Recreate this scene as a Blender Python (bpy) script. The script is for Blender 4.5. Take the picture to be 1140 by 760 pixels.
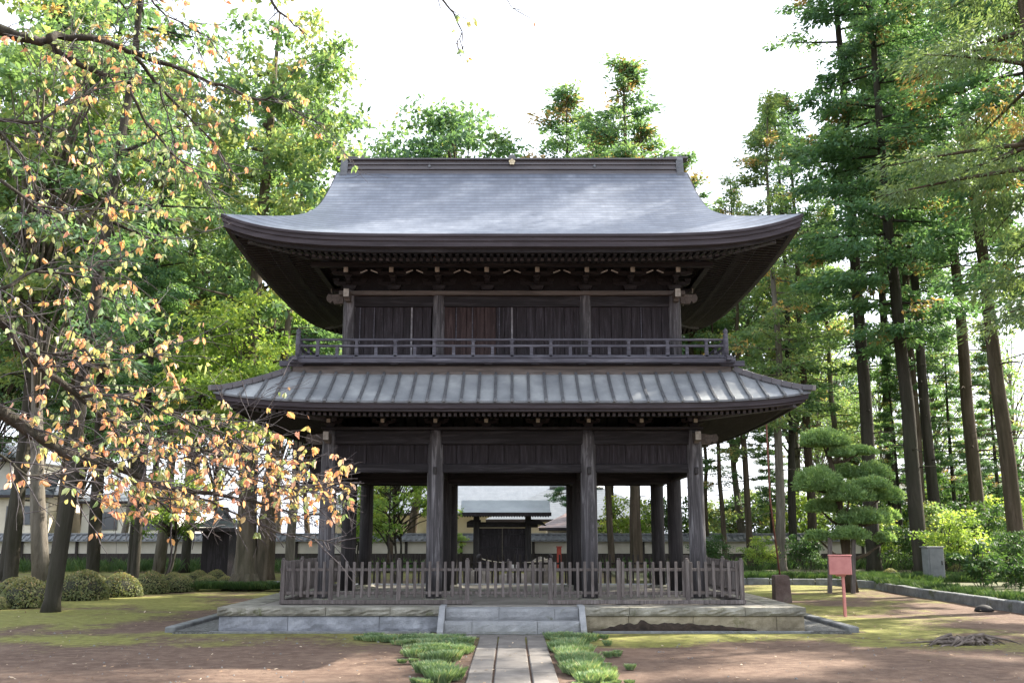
import bpy, math, random
import numpy as np
from mathutils import Vector, Matrix
random.seed(7)
R = math.radians
C = bpy.context.scene.collection
S = bpy.context.scene
for o in list(bpy.data.objects): bpy.data.objects.remove(o)

# ------------------------------------------------------------------ camera
F = 1108.0; TILT = R(11.0); EYE = 1.6
cam_d = bpy.data.cameras.new('camera'); cam = bpy.data.objects.new('camera', cam_d); C.objects.link(cam)
cam.location = (0, 0, EYE); cam.rotation_euler = (R(90) + TILT, 0, 0)
cam_d.sensor_width = 36; cam_d.lens = 36 * F / 1140; cam_d.clip_end = 2000; cam_d.clip_start = .05
S.camera = cam

# ------------------------------------------------------------------ light
SUN_EL, SUN_AZ = R(39), R(60)          # azimuth measured clockwise from the view direction (+Y)
W = bpy.data.worlds.new('World'); S.world = W; W.use_nodes = True
nt = W.node_tree; nt.nodes.clear()
out = nt.nodes.new('ShaderNodeOutputWorld'); bg = nt.nodes.new('ShaderNodeBackground')
sky = nt.nodes.new('ShaderNodeTexSky'); sky.sky_type = 'NISHITA'; sky.sun_disc = False
sky.sun_elevation = SUN_EL; sky.sun_rotation = SUN_AZ; sky.dust_density = 4.0; sky.air_density = 1.0; sky.ozone_density = 1.0
# thin bright cloud veil over the blue
geo = nt.nodes.new('ShaderNodeTexCoord')
nz = nt.nodes.new('ShaderNodeTexNoise'); nz.inputs['Scale'].default_value = 1.6; nz.inputs['Detail'].default_value = 5
nt.links.new(geo.outputs['Generated'], nz.inputs['Vector'])
rp = nt.nodes.new('ShaderNodeMapRange'); rp.inputs['From Min'].default_value = .3; rp.inputs['From Max'].default_value = .7
rp.inputs['To Min'].default_value = .6; rp.inputs['To Max'].default_value = .95
nt.links.new(nz.outputs['Fac'], rp.inputs['Value'])
mx = nt.nodes.new('ShaderNodeMix'); mx.data_type = 'RGBA'
nt.links.new(rp.outputs['Result'], mx.inputs['Factor'])
nt.links.new(sky.outputs[0], mx.inputs['A']); mx.inputs['B'].default_value = (4.7, 5.0, 5.6, 1)
nt.links.new(mx.outputs['Result'], bg.inputs[0]); bg.inputs[1].default_value = .12
nt.links.new(bg.outputs[0], out.inputs[0])
sd = bpy.data.lights.new('sun', 'SUN'); sd.energy = 4.8; sd.angle = R(.6); sd.color = (1, .93, .82)
sun = bpy.data.objects.new('sun', sd); C.objects.link(sun)
d = Vector((math.sin(SUN_AZ) * math.cos(SUN_EL), math.cos(SUN_AZ) * math.cos(SUN_EL), math.sin(SUN_EL)))
sun.rotation_euler = d.to_track_quat('Z', 'Y').to_euler(); sun.location = d * 60
S.view_settings.view_transform = 'Standard'; S.view_settings.look = 'None'
S.view_settings.exposure = 2.0; S.view_settings.gamma = 1; S.view_settings.use_curve_mapping = False
S.render.engine = 'CYCLES'
S.render.resolution_x = 1024; S.render.resolution_y = 682
S.cycles.max_bounces = 6; S.cycles.diffuse_bounces = 3; S.cycles.transmission_bounces = 3; S.cycles.glossy_bounces = 2

# ------------------------------------------------------------------ helpers
ct, st = math.cos(TILT), math.sin(TILT)
def P(px, py, Y):
    """world point seen at photo pixel (px,py) at depth Y"""
    v = (380 - py) / F; y = ct - v * st; z = st + v * ct; k = Y / y
    return Vector(((px - 570) / F * k, Y, EYE + z * k))
def GX(px, Y): return (px - 570) / F * Y / 1.026
ORG = {}
def tag(o, label=None, cat=None, group=None, kind=None):
    if label: o['label'] = label
    if cat: o['category'] = cat
    if group: o['group'] = group
    if kind: o['kind'] = kind
    return o
def thing(name, loc, label, cat, group=None, rz=0):
    o = bpy.data.objects.new(name, None); C.objects.link(o); o.location = loc; o.rotation_euler = (0, 0, rz)
    o.empty_display_size = .3
    ORG[o] = Vector(loc)
    return tag(o, label, cat, group)
def link_mesh(name, me, mat, parent=None, origin=None):
    o = bpy.data.objects.new(name, me); C.objects.link(o)
    if mat and not me.materials: me.materials.append(mat)
    if parent is not None: o.parent = parent; ORG[o] = ORG[parent]
    else:
        o.location = origin or (0, 0, 0); ORG[o] = Vector(o.location)
    return o
class MB:
    def __init__(s): s.v = []; s.f = []; s.sm = []; s.uv = None
    def add(s, vs, fs, smooth=False):
        n = len(s.v); s.v += [tuple(v) for v in vs]; s.f += [tuple(i + n for i in f) for f in fs]; s.sm += [smooth] * len(fs)
    def box(s, c, sz, rz=0, M=None, bev=0.0):
        x, y, z = [q / 2 for q in sz]; b = min(bev, x * .9, y * .9, z * .9)
        if b > 0:
            vs = []
            for X in (-1, 1):
                for Y in (-1, 1):
                    for Z in (-1, 1):
                        vs += [(X * x, Y * (y - b), Z * (z - b)), (X * (x - b), Y * y, Z * (z - b)), (X * (x - b), Y * (y - b), Z * z)]
            def i(X, Y, Z, k): return ((X > 0) * 4 + (Y > 0) * 2 + (Z > 0)) * 3 + k
            fs = []
            for q in (-1, 1):
                a = [i(q, -1, -1, 0), i(q, 1, -1, 0), i(q, 1, 1, 0), i(q, -1, 1, 0)]; fs.append(a if q > 0 else a[::-1])
                a = [i(-1, q, -1, 1), i(-1, q, 1, 1), i(1, q, 1, 1), i(1, q, -1, 1)]; fs.append(a if q > 0 else a[::-1])
                a = [i(-1, -1, q, 2), i(1, -1, q, 2), i(1, 1, q, 2), i(-1, 1, q, 2)]; fs.append(a if q > 0 else a[::-1])
            for a in (-1, 1):
                for c2 in (-1, 1):
                    f = [i(a, c2, -1, 0), i(a, c2, 1, 0), i(a, c2, 1, 1), i(a, c2, -1, 1)]; fs.append(f if a * c2 < 0 else f[::-1])
                    f = [i(a, -1, c2, 0), i(a, 1, c2, 0), i(a, 1, c2, 2), i(a, -1, c2, 2)]; fs.append(f if a * c2 > 0 else f[::-1])
                    f = [i(-1, a, c2, 1), i(1, a, c2, 1), i(1, a, c2, 2), i(-1, a, c2, 2)]; fs.append(f if a * c2 < 0 else f[::-1])
            for X in (-1, 1):
                for Y in (-1, 1):
                    for Z in (-1, 1):
                        f = [i(X, Y, Z, 0), i(X, Y, Z, 1), i(X, Y, Z, 2)]; fs.append(f if X * Y * Z > 0 else f[::-1])
        else:
            vs = [(X, Y, Z) for X in (-x, x) for Y in (-y, y) for Z in (-z, z)]
            fs = [(0, 1, 3, 2), (4, 6, 7, 5), (0, 4, 5, 1), (2, 3, 7, 6), (0, 2, 6, 4), (1, 5, 7, 3)]
        cr, sr = math.cos(rz), math.sin(rz)
        o = []
        for v in vs:
            if M is not None: v = M @ Vector(v); o.append((v[0] + c[0], v[1] + c[1], v[2] + c[2]))
            else: o.append((c[0] + v[0] * cr - v[1] * sr, c[1] + v[0] * sr + v[1] * cr, c[2] + v[2]))
        s.add(o, fs)
    def bx(s, x0, x1, y0, y1, z0, z1, bev=.008):
        s.box(((x0 + x1) / 2, (y0 + y1) / 2, (z0 + z1) / 2), (abs(x1 - x0), abs(y1 - y0), abs(z1 - z0)), bev=bev)
    def beam(s, a, b, w, h, bev=.006):
        a = Vector(a); b = Vector(b); d = b - a; L = d.length; d.normalize()
        up = Vector((0, 0, 1)) if abs(d.z) < .95 else Vector((0, 1, 0))
        sx = d.cross(up).normalized(); uz = sx.cross(d)
        s.box((a + b) / 2, (w, L, h), M=Matrix((sx, d, uz)).transposed(), bev=bev)
    def tube(s, pts, rad, n=8, cap=True, smooth=True):
        pts = [Vector(p) for p in pts]; k = len(pts)
        if not hasattr(rad, '__len__'): rad = [rad] * k
        vs = []; ref = None
        for i, p in enumerate(pts):
            t = (pts[min(i + 1, k - 1)] - pts[max(i - 1, 0)])
            if t.length < 1e-6: t = Vector((0, 0, 1))
            t.normalize()
            if ref is None:
                ref = Vector((1, 0, 0)) if abs(t.x) < .8 else Vector((0, 1, 0))
            u = (ref - t * ref.dot(t)).normalized(); w = t.cross(u); ref = u
            for j in range(n):
                a = 2 * math.pi * j / n; vs.append(p + (u * math.cos(a) + w * math.sin(a)) * rad[i])
        fs = [(i * n + j, i * n + (j + 1) % n, (i + 1) * n + (j + 1) % n, (i + 1) * n + j) for i in range(k - 1) for j in range(n)]
        m = len(s.v); s.add(vs, fs, smooth)
        if cap:
            s.f += [tuple(m + j for j in range(n))[::-1], tuple(m + (k - 1) * n + j for j in range(n))]; s.sm += [False, False]
    def lathe(s, c, prof, n=20, smooth=True):
        vs = [(c[0] + r * math.cos(2 * math.pi * j / n), c[1] + r * math.sin(2 * math.pi * j / n), c[2] + z) for r, z in prof for j in range(n)]
        k = len(prof)
        fs = [(i * n + j, i * n + (j + 1) % n, (i + 1) * n + (j + 1) % n, (i + 1) * n + j) for i in range(k - 1) for j in range(n)]
        m = len(s.v); s.add(vs, fs, smooth)
        s.f += [tuple(m + j for j in range(n))[::-1], tuple(m + (k - 1) * n + j for j in range(n))]; s.sm += [False, False]
    def prism(s, poly, axis, a, b):
        """extrude 2D polygon. axis 'y': poly in (x,z) from y=a..b ; 'x': poly in (y,z)"""
        n = len(poly); vs = []
        for q in (a, b):
            for p in poly:
                vs.append((p[0], q, p[1]) if axis == 'y' else ((q, p[0], p[1]) if axis == 'x' else (p[0], p[1], q)))
        fs = [tuple(range(n)), tuple(range(2 * n - 1, n - 1, -1))] + [(i, i + n, (i + 1) % n + n, (i + 1) % n) for i in range(n)]
        s.add(vs, fs)
    def grid(s, pts, smooth=True):
        r = len(pts); c = len(pts[0])
        s.add([p for row in pts for p in row], [(i * c + j, i * c + j + 1, (i + 1) * c + j + 1, (i + 1) * c + j) for i in range(r - 1) for j in range(c - 1)], smooth)
    def mesh(s, name, o=(0, 0, 0)):
        me = bpy.data.meshes.new(name)
        me.from_pydata([(v[0] - o[0], v[1] - o[1], v[2] - o[2]) for v in s.v], [], s.f)
        me.polygons.foreach_set('use_smooth', s.sm)
        me.update()
        return me
    def build(s, name, mat, parent=None, origin=None):
        o = ORG[parent] if parent is not None else (origin or (0, 0, 0))
        me = s.mesh(name, o)
        if s.uv is not None:
            uvl = me.uv_layers.new(name='UVMap'); vi = np.empty(len(me.loops), dtype=np.int32); me.loops.foreach_get('vertex_index', vi)
            uvl.data.foreach_set('uv', np.array(s.uv, dtype=np.float32)[vi].ravel())
        return link_mesh(name, me, mat, parent, origin)
def copy_tree(o, parent=None):
    c = o.copy(); C.objects.link(c)
    if parent is not None: c.parent = parent
    for ch in list(o.children): copy_tree(ch, c)
    return c

# ------------------------------------------------------------------ materials
def ramp(nt, fac, stops, interp='LINEAR'):
    r = nt.nodes.new('ShaderNodeValToRGB'); r.color_ramp.interpolation = interp
    e = r.color_ramp.elements
    while len(e) < len(stops): e.new(.5)
    for i, (p, c) in enumerate(stops):
        e[i].position = p; e[i].color = (c[0], c[1], c[2], 1)
    nt.links.new(fac, r.inputs[0]); return r.outputs[0]
def base(name, rough=.8, spec=.3, metal=0):
    m = bpy.data.materials.new(name); m.use_nodes = True; nt = m.node_tree
    b = nt.nodes['Principled BSDF']; b.inputs['Roughness'].default_value = rough
    b.inputs['Specular IOR Level'].default_value = spec; b.inputs['Metallic'].default_value = metal
    return m, nt, b
def coords(nt, stretch=(1, 1, 1), kind='Object', rnd=False):
    t = nt.nodes.new('ShaderNodeTexCoord'); mp = nt.nodes.new('ShaderNodeMapping'); mp.inputs['Scale'].default_value = stretch
    nt.links.new(t.outputs[kind], mp.inputs['Vector'])
    if rnd:
        oi = nt.nodes.new('ShaderNodeObjectInfo'); ml = nt.nodes.new('ShaderNodeVectorMath'); ml.operation = 'SCALE'
        ml.inputs[0].default_value = (37, 51, 23); nt.links.new(oi.outputs['Random'], ml.inputs['Scale'])
        nt.links.new(ml.outputs[0], mp.inputs['Location'])
    return mp.outputs[0]
def noise(nt, vec, scale, detail=4, rough=.6, dist=0):
    n = nt.nodes.new('ShaderNodeTexNoise'); n.inputs['Scale'].default_value = scale; n.inputs['Detail'].default_value = detail
    n.inputs['Roughness'].default_value = rough; n.inputs['Distortion'].default_value = dist
    nt.links.new(vec, n.inputs['Vector']); return n.outputs['Fac']
def bump(nt, b, h, strength=.4, dist=.02):
    n = nt.nodes.new('ShaderNodeBump'); n.inputs['Strength'].default_value = strength; n.inputs['Distance'].default_value = dist
    nt.links.new(h, n.inputs['Height']); nt.links.new(n.outputs[0], b.inputs['Normal']); return n
def mixc(nt, fac, a, b, mode='MIX'):
    m = nt.nodes.new('ShaderNodeMix'); m.data_type = 'RGBA'; m.blend_type = mode
    for sock, val in (('Factor', fac), ('A', a), ('B', b)):
        if hasattr(val, 'default_value'): nt.links.new(val, m.inputs[sock])
        elif sock == 'Factor': m.inputs[sock].default_value = val
        else: m.inputs[sock].default_value = (*val, 1)
    return m.outputs['Result']
def math_(nt, op, a, b=None, clamp=False):
    n = nt.nodes.new('ShaderNodeMath'); n.operation = op; n.use_clamp = clamp
    for i, v in enumerate((a, b)):
        if v is None: continue
        if hasattr(v, 'default_value'): nt.links.new(v, n.inputs[i])
        else: n.inputs[i].default_value = v
    return n.outputs[0]
def mnoise(name, stops, scale=4, stretch=(1, 1, 1), rough=.8, spec=.3, detail=5, bs=.3, bd=.01, dist=0, rnd=False, metal=0, fine=None):
    m, nt, b = base(name, rough, spec, metal)
    v = coords(nt, stretch, rnd=rnd); n = noise(nt, v, scale, detail, .6, dist)
    c = ramp(nt, n, stops)
    if fine:
        n2 = noise(nt, v, fine[0], 3); c = mixc(nt, math_(nt, 'MULTIPLY', n2, fine[1]), c, fine[2])
    nt.links.new(c, b.inputs['Base Color'])
    if bs: bump(nt, b, n, bs, bd)
    return m
def wood(name, dark, mid, light, axis='z', scale=6, vary=0, rough=.75, light_at=.72, rnd=False, spec=.3):
    """weathered grained timber; the grain runs along axis"""
    st_ = {'x': (.07, 1, 1), 'y': (1, .07, 1), 'z': (1, 1, .07)}[axis]
    m, nt, b = base(name, rough, spec)
    v = coords(nt, st_, rnd=rnd)
    scale *= 2.4
    n = noise(nt, v, scale, 8, .7, 1.4)
    big = noise(nt, coords(nt, (1, 1, .5), rnd=rnd), 1.3, 3)
    fine = noise(nt, v, scale * 6, 4, .7)
    c = ramp(nt, n, [(.34, dark), (.5, mid), (light_at - .06, light)])
    c = mixc(nt, math_(nt, 'MULTIPLY', big, .35), c, mid)
    c = mixc(nt, math_(nt, 'MULTIPLY', fine, .45), c, dark)
    if vary:
        oi = nt.nodes.new('ShaderNodeObjectInfo'); c = mixc(nt, math_(nt, 'MULTIPLY', oi.outputs['Random'], vary), c, dark)
    nt.links.new(c, b.inputs['Base Color'])
    bump(nt, b, math_(nt, 'ADD', n, math_(nt, 'MULTIPLY', fine, .6)), .7, .01)
    return m
Mt = {}
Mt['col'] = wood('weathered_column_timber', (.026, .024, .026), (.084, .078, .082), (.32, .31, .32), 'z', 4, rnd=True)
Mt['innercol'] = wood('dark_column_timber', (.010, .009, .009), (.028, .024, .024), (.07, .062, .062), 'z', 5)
Mt['beam'] = wood('dark_beam_timber', (.007, .006, .007), (.020, .017, .019), (.06, .055, .060), 'x', 5)
Mt['beamy'] = wood('dark_side_beam_timber', (.007, .006, .007), (.019, .016, .017), (.05, .046, .05), 'y', 5)
Mt['lbeam'] = wood('pale_weathered_beam', (.05, .042, .038), (.12, .10, .088), (.20, .17, .15), 'x', 5)
Mt['rail'] = wood('grey_rail_timber', (.035, .034, .043), (.085, .082, .098), (.18, .178, .205), 'x', 6)
Mt['panel'] = wood('brown_wall_boards', (.008, .006, .007), (.026, .020, .023), (.085, .074, .088), 'z', 6, vary=.5, rnd=True)
Mt['redpanel'] = wood('reddish_wall_boards', (.012, .007, .007), (.040, .022, .020), (.09, .06, .058), 'z', 6)
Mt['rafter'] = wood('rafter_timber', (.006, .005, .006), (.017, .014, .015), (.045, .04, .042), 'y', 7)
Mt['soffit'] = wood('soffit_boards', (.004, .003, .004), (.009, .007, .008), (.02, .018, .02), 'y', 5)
Mt['fascia'] = wood('brown_eave_boards', (.022, .018, .021), (.046, .038, .043), (.085, .073, .083), 'x', 3)
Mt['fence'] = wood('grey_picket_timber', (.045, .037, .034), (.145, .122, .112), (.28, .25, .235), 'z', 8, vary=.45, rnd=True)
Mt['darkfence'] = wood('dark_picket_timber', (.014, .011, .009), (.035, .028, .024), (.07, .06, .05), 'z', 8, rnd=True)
Mt['endgrain'] = mnoise('pale_end_paint', [(.3, (.20, .18, .16)), (.7, (.48, .45, .40))], 14)
Mt['chalk'] = mnoise('white_painted_edge', [(.3, (.25, .24, .23)), (.7, (.55, .53, .5))], 12)
Mt['iron'] = mnoise('black_iron', [(.3, (.015, .014, .014)), (.7, (.035, .03, .03))], 20, rough=.5)

def stone(name, a, b_, c_, sc=3, moss=0.0, bs=.7, bd=.03):
    m, nt, b = base(name, .9, .2)
    v = coords(nt)
    n = noise(nt, v, sc, 8, .65); f = noise(nt, v, sc * 14, 4, .7)
    c = ramp(nt, n, [(.3, a), (.52, b_), (.72, c_)])
    c = mixc(nt, math_(nt, 'MULTIPLY', f, .5), c, tuple(q * .45 for q in b_))
    if moss:
        mm = ramp(nt, noise(nt, v, 2.2, 5, .7), [(.62 - moss, (0, 0, 0)), (.70 - moss * .5, (1, 1, 1))])
        c = mixc(nt, math_(nt, 'MULTIPLY', mm, .8), c, (.075, .085, .03))
    nt.links.new(c, b.inputs['Base Color']); bump(nt, b, math_(nt, 'ADD', n, f), bs, bd); return m
Mt['stone'] = stone('blue_grey_platform_stone', (.13, .135, .145), (.28, .29, .315), (.46, .47, .50))
Mt['stoney'] = stone('yellowish_platform_stone', (.15, .125, .085), (.29, .25, .175), (.42, .37, .27), moss=.03)
Mt['cap'] = stone('mossy_capstone', (.10, .095, .075), (.265, .25, .205), (.45, .43, .37), moss=.05)
Mt['floorstone'] = stone('platform_floor', (.17, .155, .13), (.25, .23, .20), (.33, .31, .27), sc=1.5, bs=.2)
Mt['stepstone'] = stone('step_granite', (.22, .225, .23), (.31, .315, .32), (.42, .42, .42), moss=.02)
Mt['kerb'] = stone('kerb_stone', (.12, .125, .12), (.21, .215, .21), (.32, .325, .32), sc=4, moss=.05)
Mt['pave'] = stone('paving_slab_stone', (.10, .092, .082), (.175, .16, .145), (.26, .24, .215), sc=2.2, bs=.35, bd=.012)
Mt['rock'] = stone('garden_rock', (.12, .10, .08), (.22, .19, .16), (.33, .29, .24), sc=2.5)
Mt['gravel'] = stone('gravel', (.10, .10, .09), (.3, .3, .28), (.55, .55, .52), sc=22, bs=1, bd=.05)
Mt['eroded'] = mnoise('eroded_brown_stone', [(.3, (.016, .011, .008)), (.7, (.05, .034, .025))], 9, bs=1, bd=.03)

# upper roof: thin copper-like shingle courses, uses UV (u=x metres, v=arc length metres)
def roof_mat(name, cA, cB, cC, course=.2, seam=0, rough=.42, spec=.5):
    m, nt, b = base(name, rough, spec)
    uv = nt.nodes.new('ShaderNodeUVMap'); sp = nt.nodes.new('ShaderNodeSeparateXYZ'); nt.links.new(uv.outputs[0], sp.inputs[0])
    wob = noise(nt, coords(nt, (.6, .6, .6)), 1.2, 3)
    vv = math_(nt, 'ADD', math_(nt, 'DIVIDE', sp.outputs[1], course), math_(nt, 'MULTIPLY', wob, .5))
    fr = math_(nt, 'FRACT', vv); row = math_(nt, 'FLOOR', vv)
    cmb = nt.nodes.new('ShaderNodeCombineXYZ'); nt.links.new(math_(nt, 'MULTIPLY', sp.outputs[0], 1.1), cmb.inputs[0]); nt.links.new(math_(nt, 'MULTIPLY', row, 3.7), cmb.inputs[1])
    rn = noise(nt, cmb.outputs[0], 1.8, 4, .7)
    cmb2 = nt.nodes.new('ShaderNodeCombineXYZ'); nt.links.new(math_(nt, 'MULTIPLY', sp.outputs[0], 1.6), cmb2.inputs[0]); nt.links.new(math_(nt, 'MULTIPLY', sp.outputs[1], .18), cmb2.inputs[1])
    stain = noise(nt, cmb2.outputs[0], 2.0, 6, .65)
    c = ramp(nt, rn, [(.3, cA), (.5, cB), (.7, cC)])
    c = mixc(nt, .3, c, ramp(nt, stain, [(.3, cA), (.5, cB), (.72, cC)]))
    line = ramp(nt, fr, [(0, (0, 0, 0)), (.22, (1, 1, 1)), (.85, (1, 1, 1)), (1, (.2, .2, .2))])
    c = mixc(nt, math_(nt, 'MULTIPLY', math_(nt, 'SUBTRACT', 1.0, line), .8), c, tuple(q * .35 for q in cA))
    nt.links.new(c, b.inputs['Base Color'])
    nt.links.new(math_(nt, 'ADD', math_(nt, 'MULTIPLY', rn, .14), rough - .02), b.inputs['Roughness'])
    bump(nt, b, math_(nt, 'ADD', math_(nt, 'MULTIPLY', fr, -.6), math_(nt, 'MULTIPLY', rn, .5)), .5, .02)
    return m
Mt['shingle'] = roof_mat('grey_shingle_roofing', (.055, .066, .088), (.105, .122, .155), (.19, .21, .245))
Mt['farroof'] = roof_mat('pale_tiled_roofing', (.075, .088, .10), (.11, .125, .14), (.15, .165, .18), course=.3)
Mt['pinkroof'] = roof_mat('reddish_tiled_roofing', (.22, .14, .12), (.30, .20, .18), (.36, .26, .23), course=.25)
Mt['metal'] = mnoise('grey_green_metal_sheet', [(.3, (.23, .245, .26)), (.5, (.34, .355, .365)), (.72, (.52, .54, .53))], 1.6, (1, 1, .5), rough=.38, spec=.6, bs=.05, fine=(20, .35, (.11, .115, .115)), metal=.25)
Mt['batten'] = mnoise('dark_seam_metal', [(.3, (.075, .078, .085)), (.7, (.14, .145, .15))], 6, rough=.4, spec=.5, metal=.2)
Mt['ridge'] = mnoise('dark_ridge_metal', [(.3, (.055, .05, .055)), (.7, (.115, .105, .11))], 3, (.3, 1, 1), rough=.45, spec=.5)

def bark(name, a, b_, c_, sc=5):
    m, nt, b = base(name, .95, .1)
    v = coords(nt, (1, 1, .12), rnd=True); n = noise(nt, v, sc, 7, .7, .6)
    big = noise(nt, coords(nt, (1, 1, .4), rnd=True), 1.1, 3)
    c = ramp(nt, n, [(.3, a), (.5, b_), (.72, c_)])
    c = mixc(nt, math_(nt, 'MULTIPLY', big, .5), c, (.055, .065, .035))
    nt.links.new(c, b.inputs['Base Color']); bump(nt, b, n, 1, .05); return m
Mt['bark'] = bark('cedar_bark', (.03, .02, .015), (.075, .052, .04), (.14, .105, .085))
Mt['darkbark'] = bark('dark_cedar_bark', (.018, .014, .012), (.04, .032, .03), (.075, .06, .055))
Mt['palebark'] = bark('pale_cypress_bark', (.08, .065, .055), (.17, .145, .125), (.28, .25, .22))
Mt['cherrybark'] = bark('cherry_bark', (.016, .013, .013), (.045, .036, .034), (.12, .10, .095), 9)
Mt['twig'] = mnoise('grey_twig_bark', [(.3, (.025, .021, .023)), (.7, (.10, .088, .09))], 20)

def leafmat(name, stops, transl=.35, rough=.55, dead=None):
    m = bpy.data.materials.new(name); m.use_nodes = True; nt = m.node_tree
    b = nt.nodes['Principled BSDF']; b.inputs['Roughness'].default_value = rough; b.inputs['Specular IOR Level'].default_value = .25
    at = nt.nodes.new('ShaderNodeAttribute'); at.attribute_name = 'tint'
    c = ramp(nt, at.outputs['Fac'], stops)
    nt.links.new(c, b.inputs['Base Color'])
    tr = nt.nodes.new('ShaderNodeBsdfTranslucent')
    br = mixc(nt, 1.0, c, (1.0, .97, .68), 'MULTIPLY'); br2 = mixc(nt, 1.0, br, (2.2, 2.2, 1.6), 'MULTIPLY')
    nt.links.new(br2, tr.inputs['Color'])
    mx = nt.nodes.new('ShaderNodeMixShader'); mx.inputs[0].default_value = transl
    nt.links.new(b.outputs[0], mx.inputs[1]); nt.links.new(tr.outputs[0], mx.inputs[2])
    nt.links.new(mx.outputs[0], nt.nodes['Material Output'].inputs[0]); return m
Mt['cedar'] = leafmat('cedar_foliage', [(0, (.05, .10, .06)), (.45, (.10, .185, .10)), (.8, (.19, .27, .13)), (.93, (.20, .20, .09)), (1, (.30, .18, .09))])
Mt['hinoki'] = leafmat('cypress_foliage', [(0, (.045, .10, .055)), (.5, (.10, .195, .095)), (.85, (.20, .29, .125)), (.96, (.20, .19, .08)), (1, (.30, .17, .09))])
Mt['olive'] = leafmat('olive_cedar_foliage', [(0, (.06, .10, .05)), (.5, (.125, .18, .09)), (.85, (.21, .26, .125)), (1, (.22, .14, .06))])
Mt['maple'] = leafmat('light_green_foliage', [(0, (.10, .17, .05)), (.5, (.20, .29, .075)), (.85, (.32, .37, .11)), (1, (.38, .32, .10))], .45)
Mt['pale'] = leafmat('pale_autumn_foliage', [(0, (.08, .15, .08)), (.45, (.16, .24, .11)), (.75, (.29, .32, .14)), (1, (.42, .28, .13))], .4)
Mt['shrub'] = leafmat('shrub_foliage', [(0, (.025, .06, .022)), (.5, (.05, .10, .035)), (1, (.10, .16, .05))], .3)
Mt['azalea'] = leafmat('clipped_azalea_foliage', [(0, (.07, .10, .045)), (.5, (.16, .18, .08)), (.8, (.28, .23, .12)), (1, (.38, .23, .15))], .25)
Mt['pine'] = leafmat('pine_foliage', [(0, (.09, .16, .07)), (.5, (.20, .31, .13)), (1, (.36, .46, .20))], .3)
Mt['autumn'] = leafmat('autumn_cherry_leaves', [(0, (.15, .23, .12)), (.32, (.25, .30, .16)), (.46, (.38, .34, .19)), (.6, (.48, .27, .15)), (.8, (.48, .25, .20)), (1, (.50, .36, .31))], .38, .45)
Mt['under'] = leafmat('undergrowth_blades', [(0, (.035, .07, .025)), (.5, (.06, .11, .04)), (1, (.12, .16, .06))], .25)
Mt['grass'] = leafmat('mondo_grass_blades', [(0, (.11, .17, .09)), (.45, (.20, .29, .16)), (.8, (.34, .42, .25)), (1, (.44, .40, .26))], .3)
Mt['dryleaf'] = leafmat('fallen_leaf', [(0, (.16, .09, .05)), (.5, (.32, .22, .14)), (1, (.5, .42, .33))], .1)

# ------------------------------------------------------------------ foliage generators
def quads_mesh(name, V, tint, mat):
    """V: (N,4,3) array"""
    N = len(V); me = bpy.data.meshes.new(name)
    me.vertices.add(N * 4); me.vertices.foreach_set('co', V.reshape(-1).astype(np.float32))
    me.loops.add(N * 4); me.loops.foreach_set('vertex_index', np.arange(N * 4, dtype=np.int32))
    me.polygons.add(N); me.polygons.foreach_set('loop_start', np.arange(0, N * 4, 4, dtype=np.int32))
    try: me.polygons.foreach_set('loop_total', np.full(N, 4, dtype=np.int32))
    except Exception: pass
    me.update(calc_edges=True)
    a = me.attributes.new('tint', 'FLOAT', 'FACE'); a.data.foreach_set('value', np.clip(tint, 0, 1).astype(np.float32))
    me.materials.append(mat); return me
def norm(a): return a / np.maximum(np.linalg.norm(a, axis=1, keepdims=True), 1e-6)
def leaf_quads(c, d, L, Wd, rng, fold=.15, nrm=None):
    d = norm(d); n = rng.normal(size=c.shape)
    if nrm is not None: n = n * .55 + nrm
    s = norm(np.cross(d, n)); n = norm(np.cross(s, d))
    L = L[:, None]; Wd = Wd[:, None]
    return np.stack([c - d * L * .5, c + s * Wd * .5 - n * Wd * fold - d * L * .05, c + d * L * .5 - n * L * .1, c - s * Wd * .5 - n * Wd * fold - d * L * .05], axis=1)
def leaf_halves(c, d, L, Wd, rng):
    """rounded leaf folded along its midrib: two quads per leaf"""
    d = norm(d); s = norm(np.cross(d, rng.normal(size=c.shape))); n = norm(np.cross(s, d)); L = L[:, None]; Wd = Wd[:, None]
    cv = n * L * rng.normal(size=(len(c), 1)) * .12; f = n * Wd * (.12 + .3 * rng.random((len(c), 1)))
    b = c - d * L * .5 + cv; t = c + d * L * .55 + cv; out = []
    for q in (1, -1):
        out.append(np.stack([b, c - d * L * .22 + s * q * Wd * .42 - f, c + d * L * .16 + s * q * Wd * .44 - f, t], axis=1))
    return np.stack(out, axis=1).reshape(-1, 4, 3)
def rng_(seed): return np.random.default_rng(seed)

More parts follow.
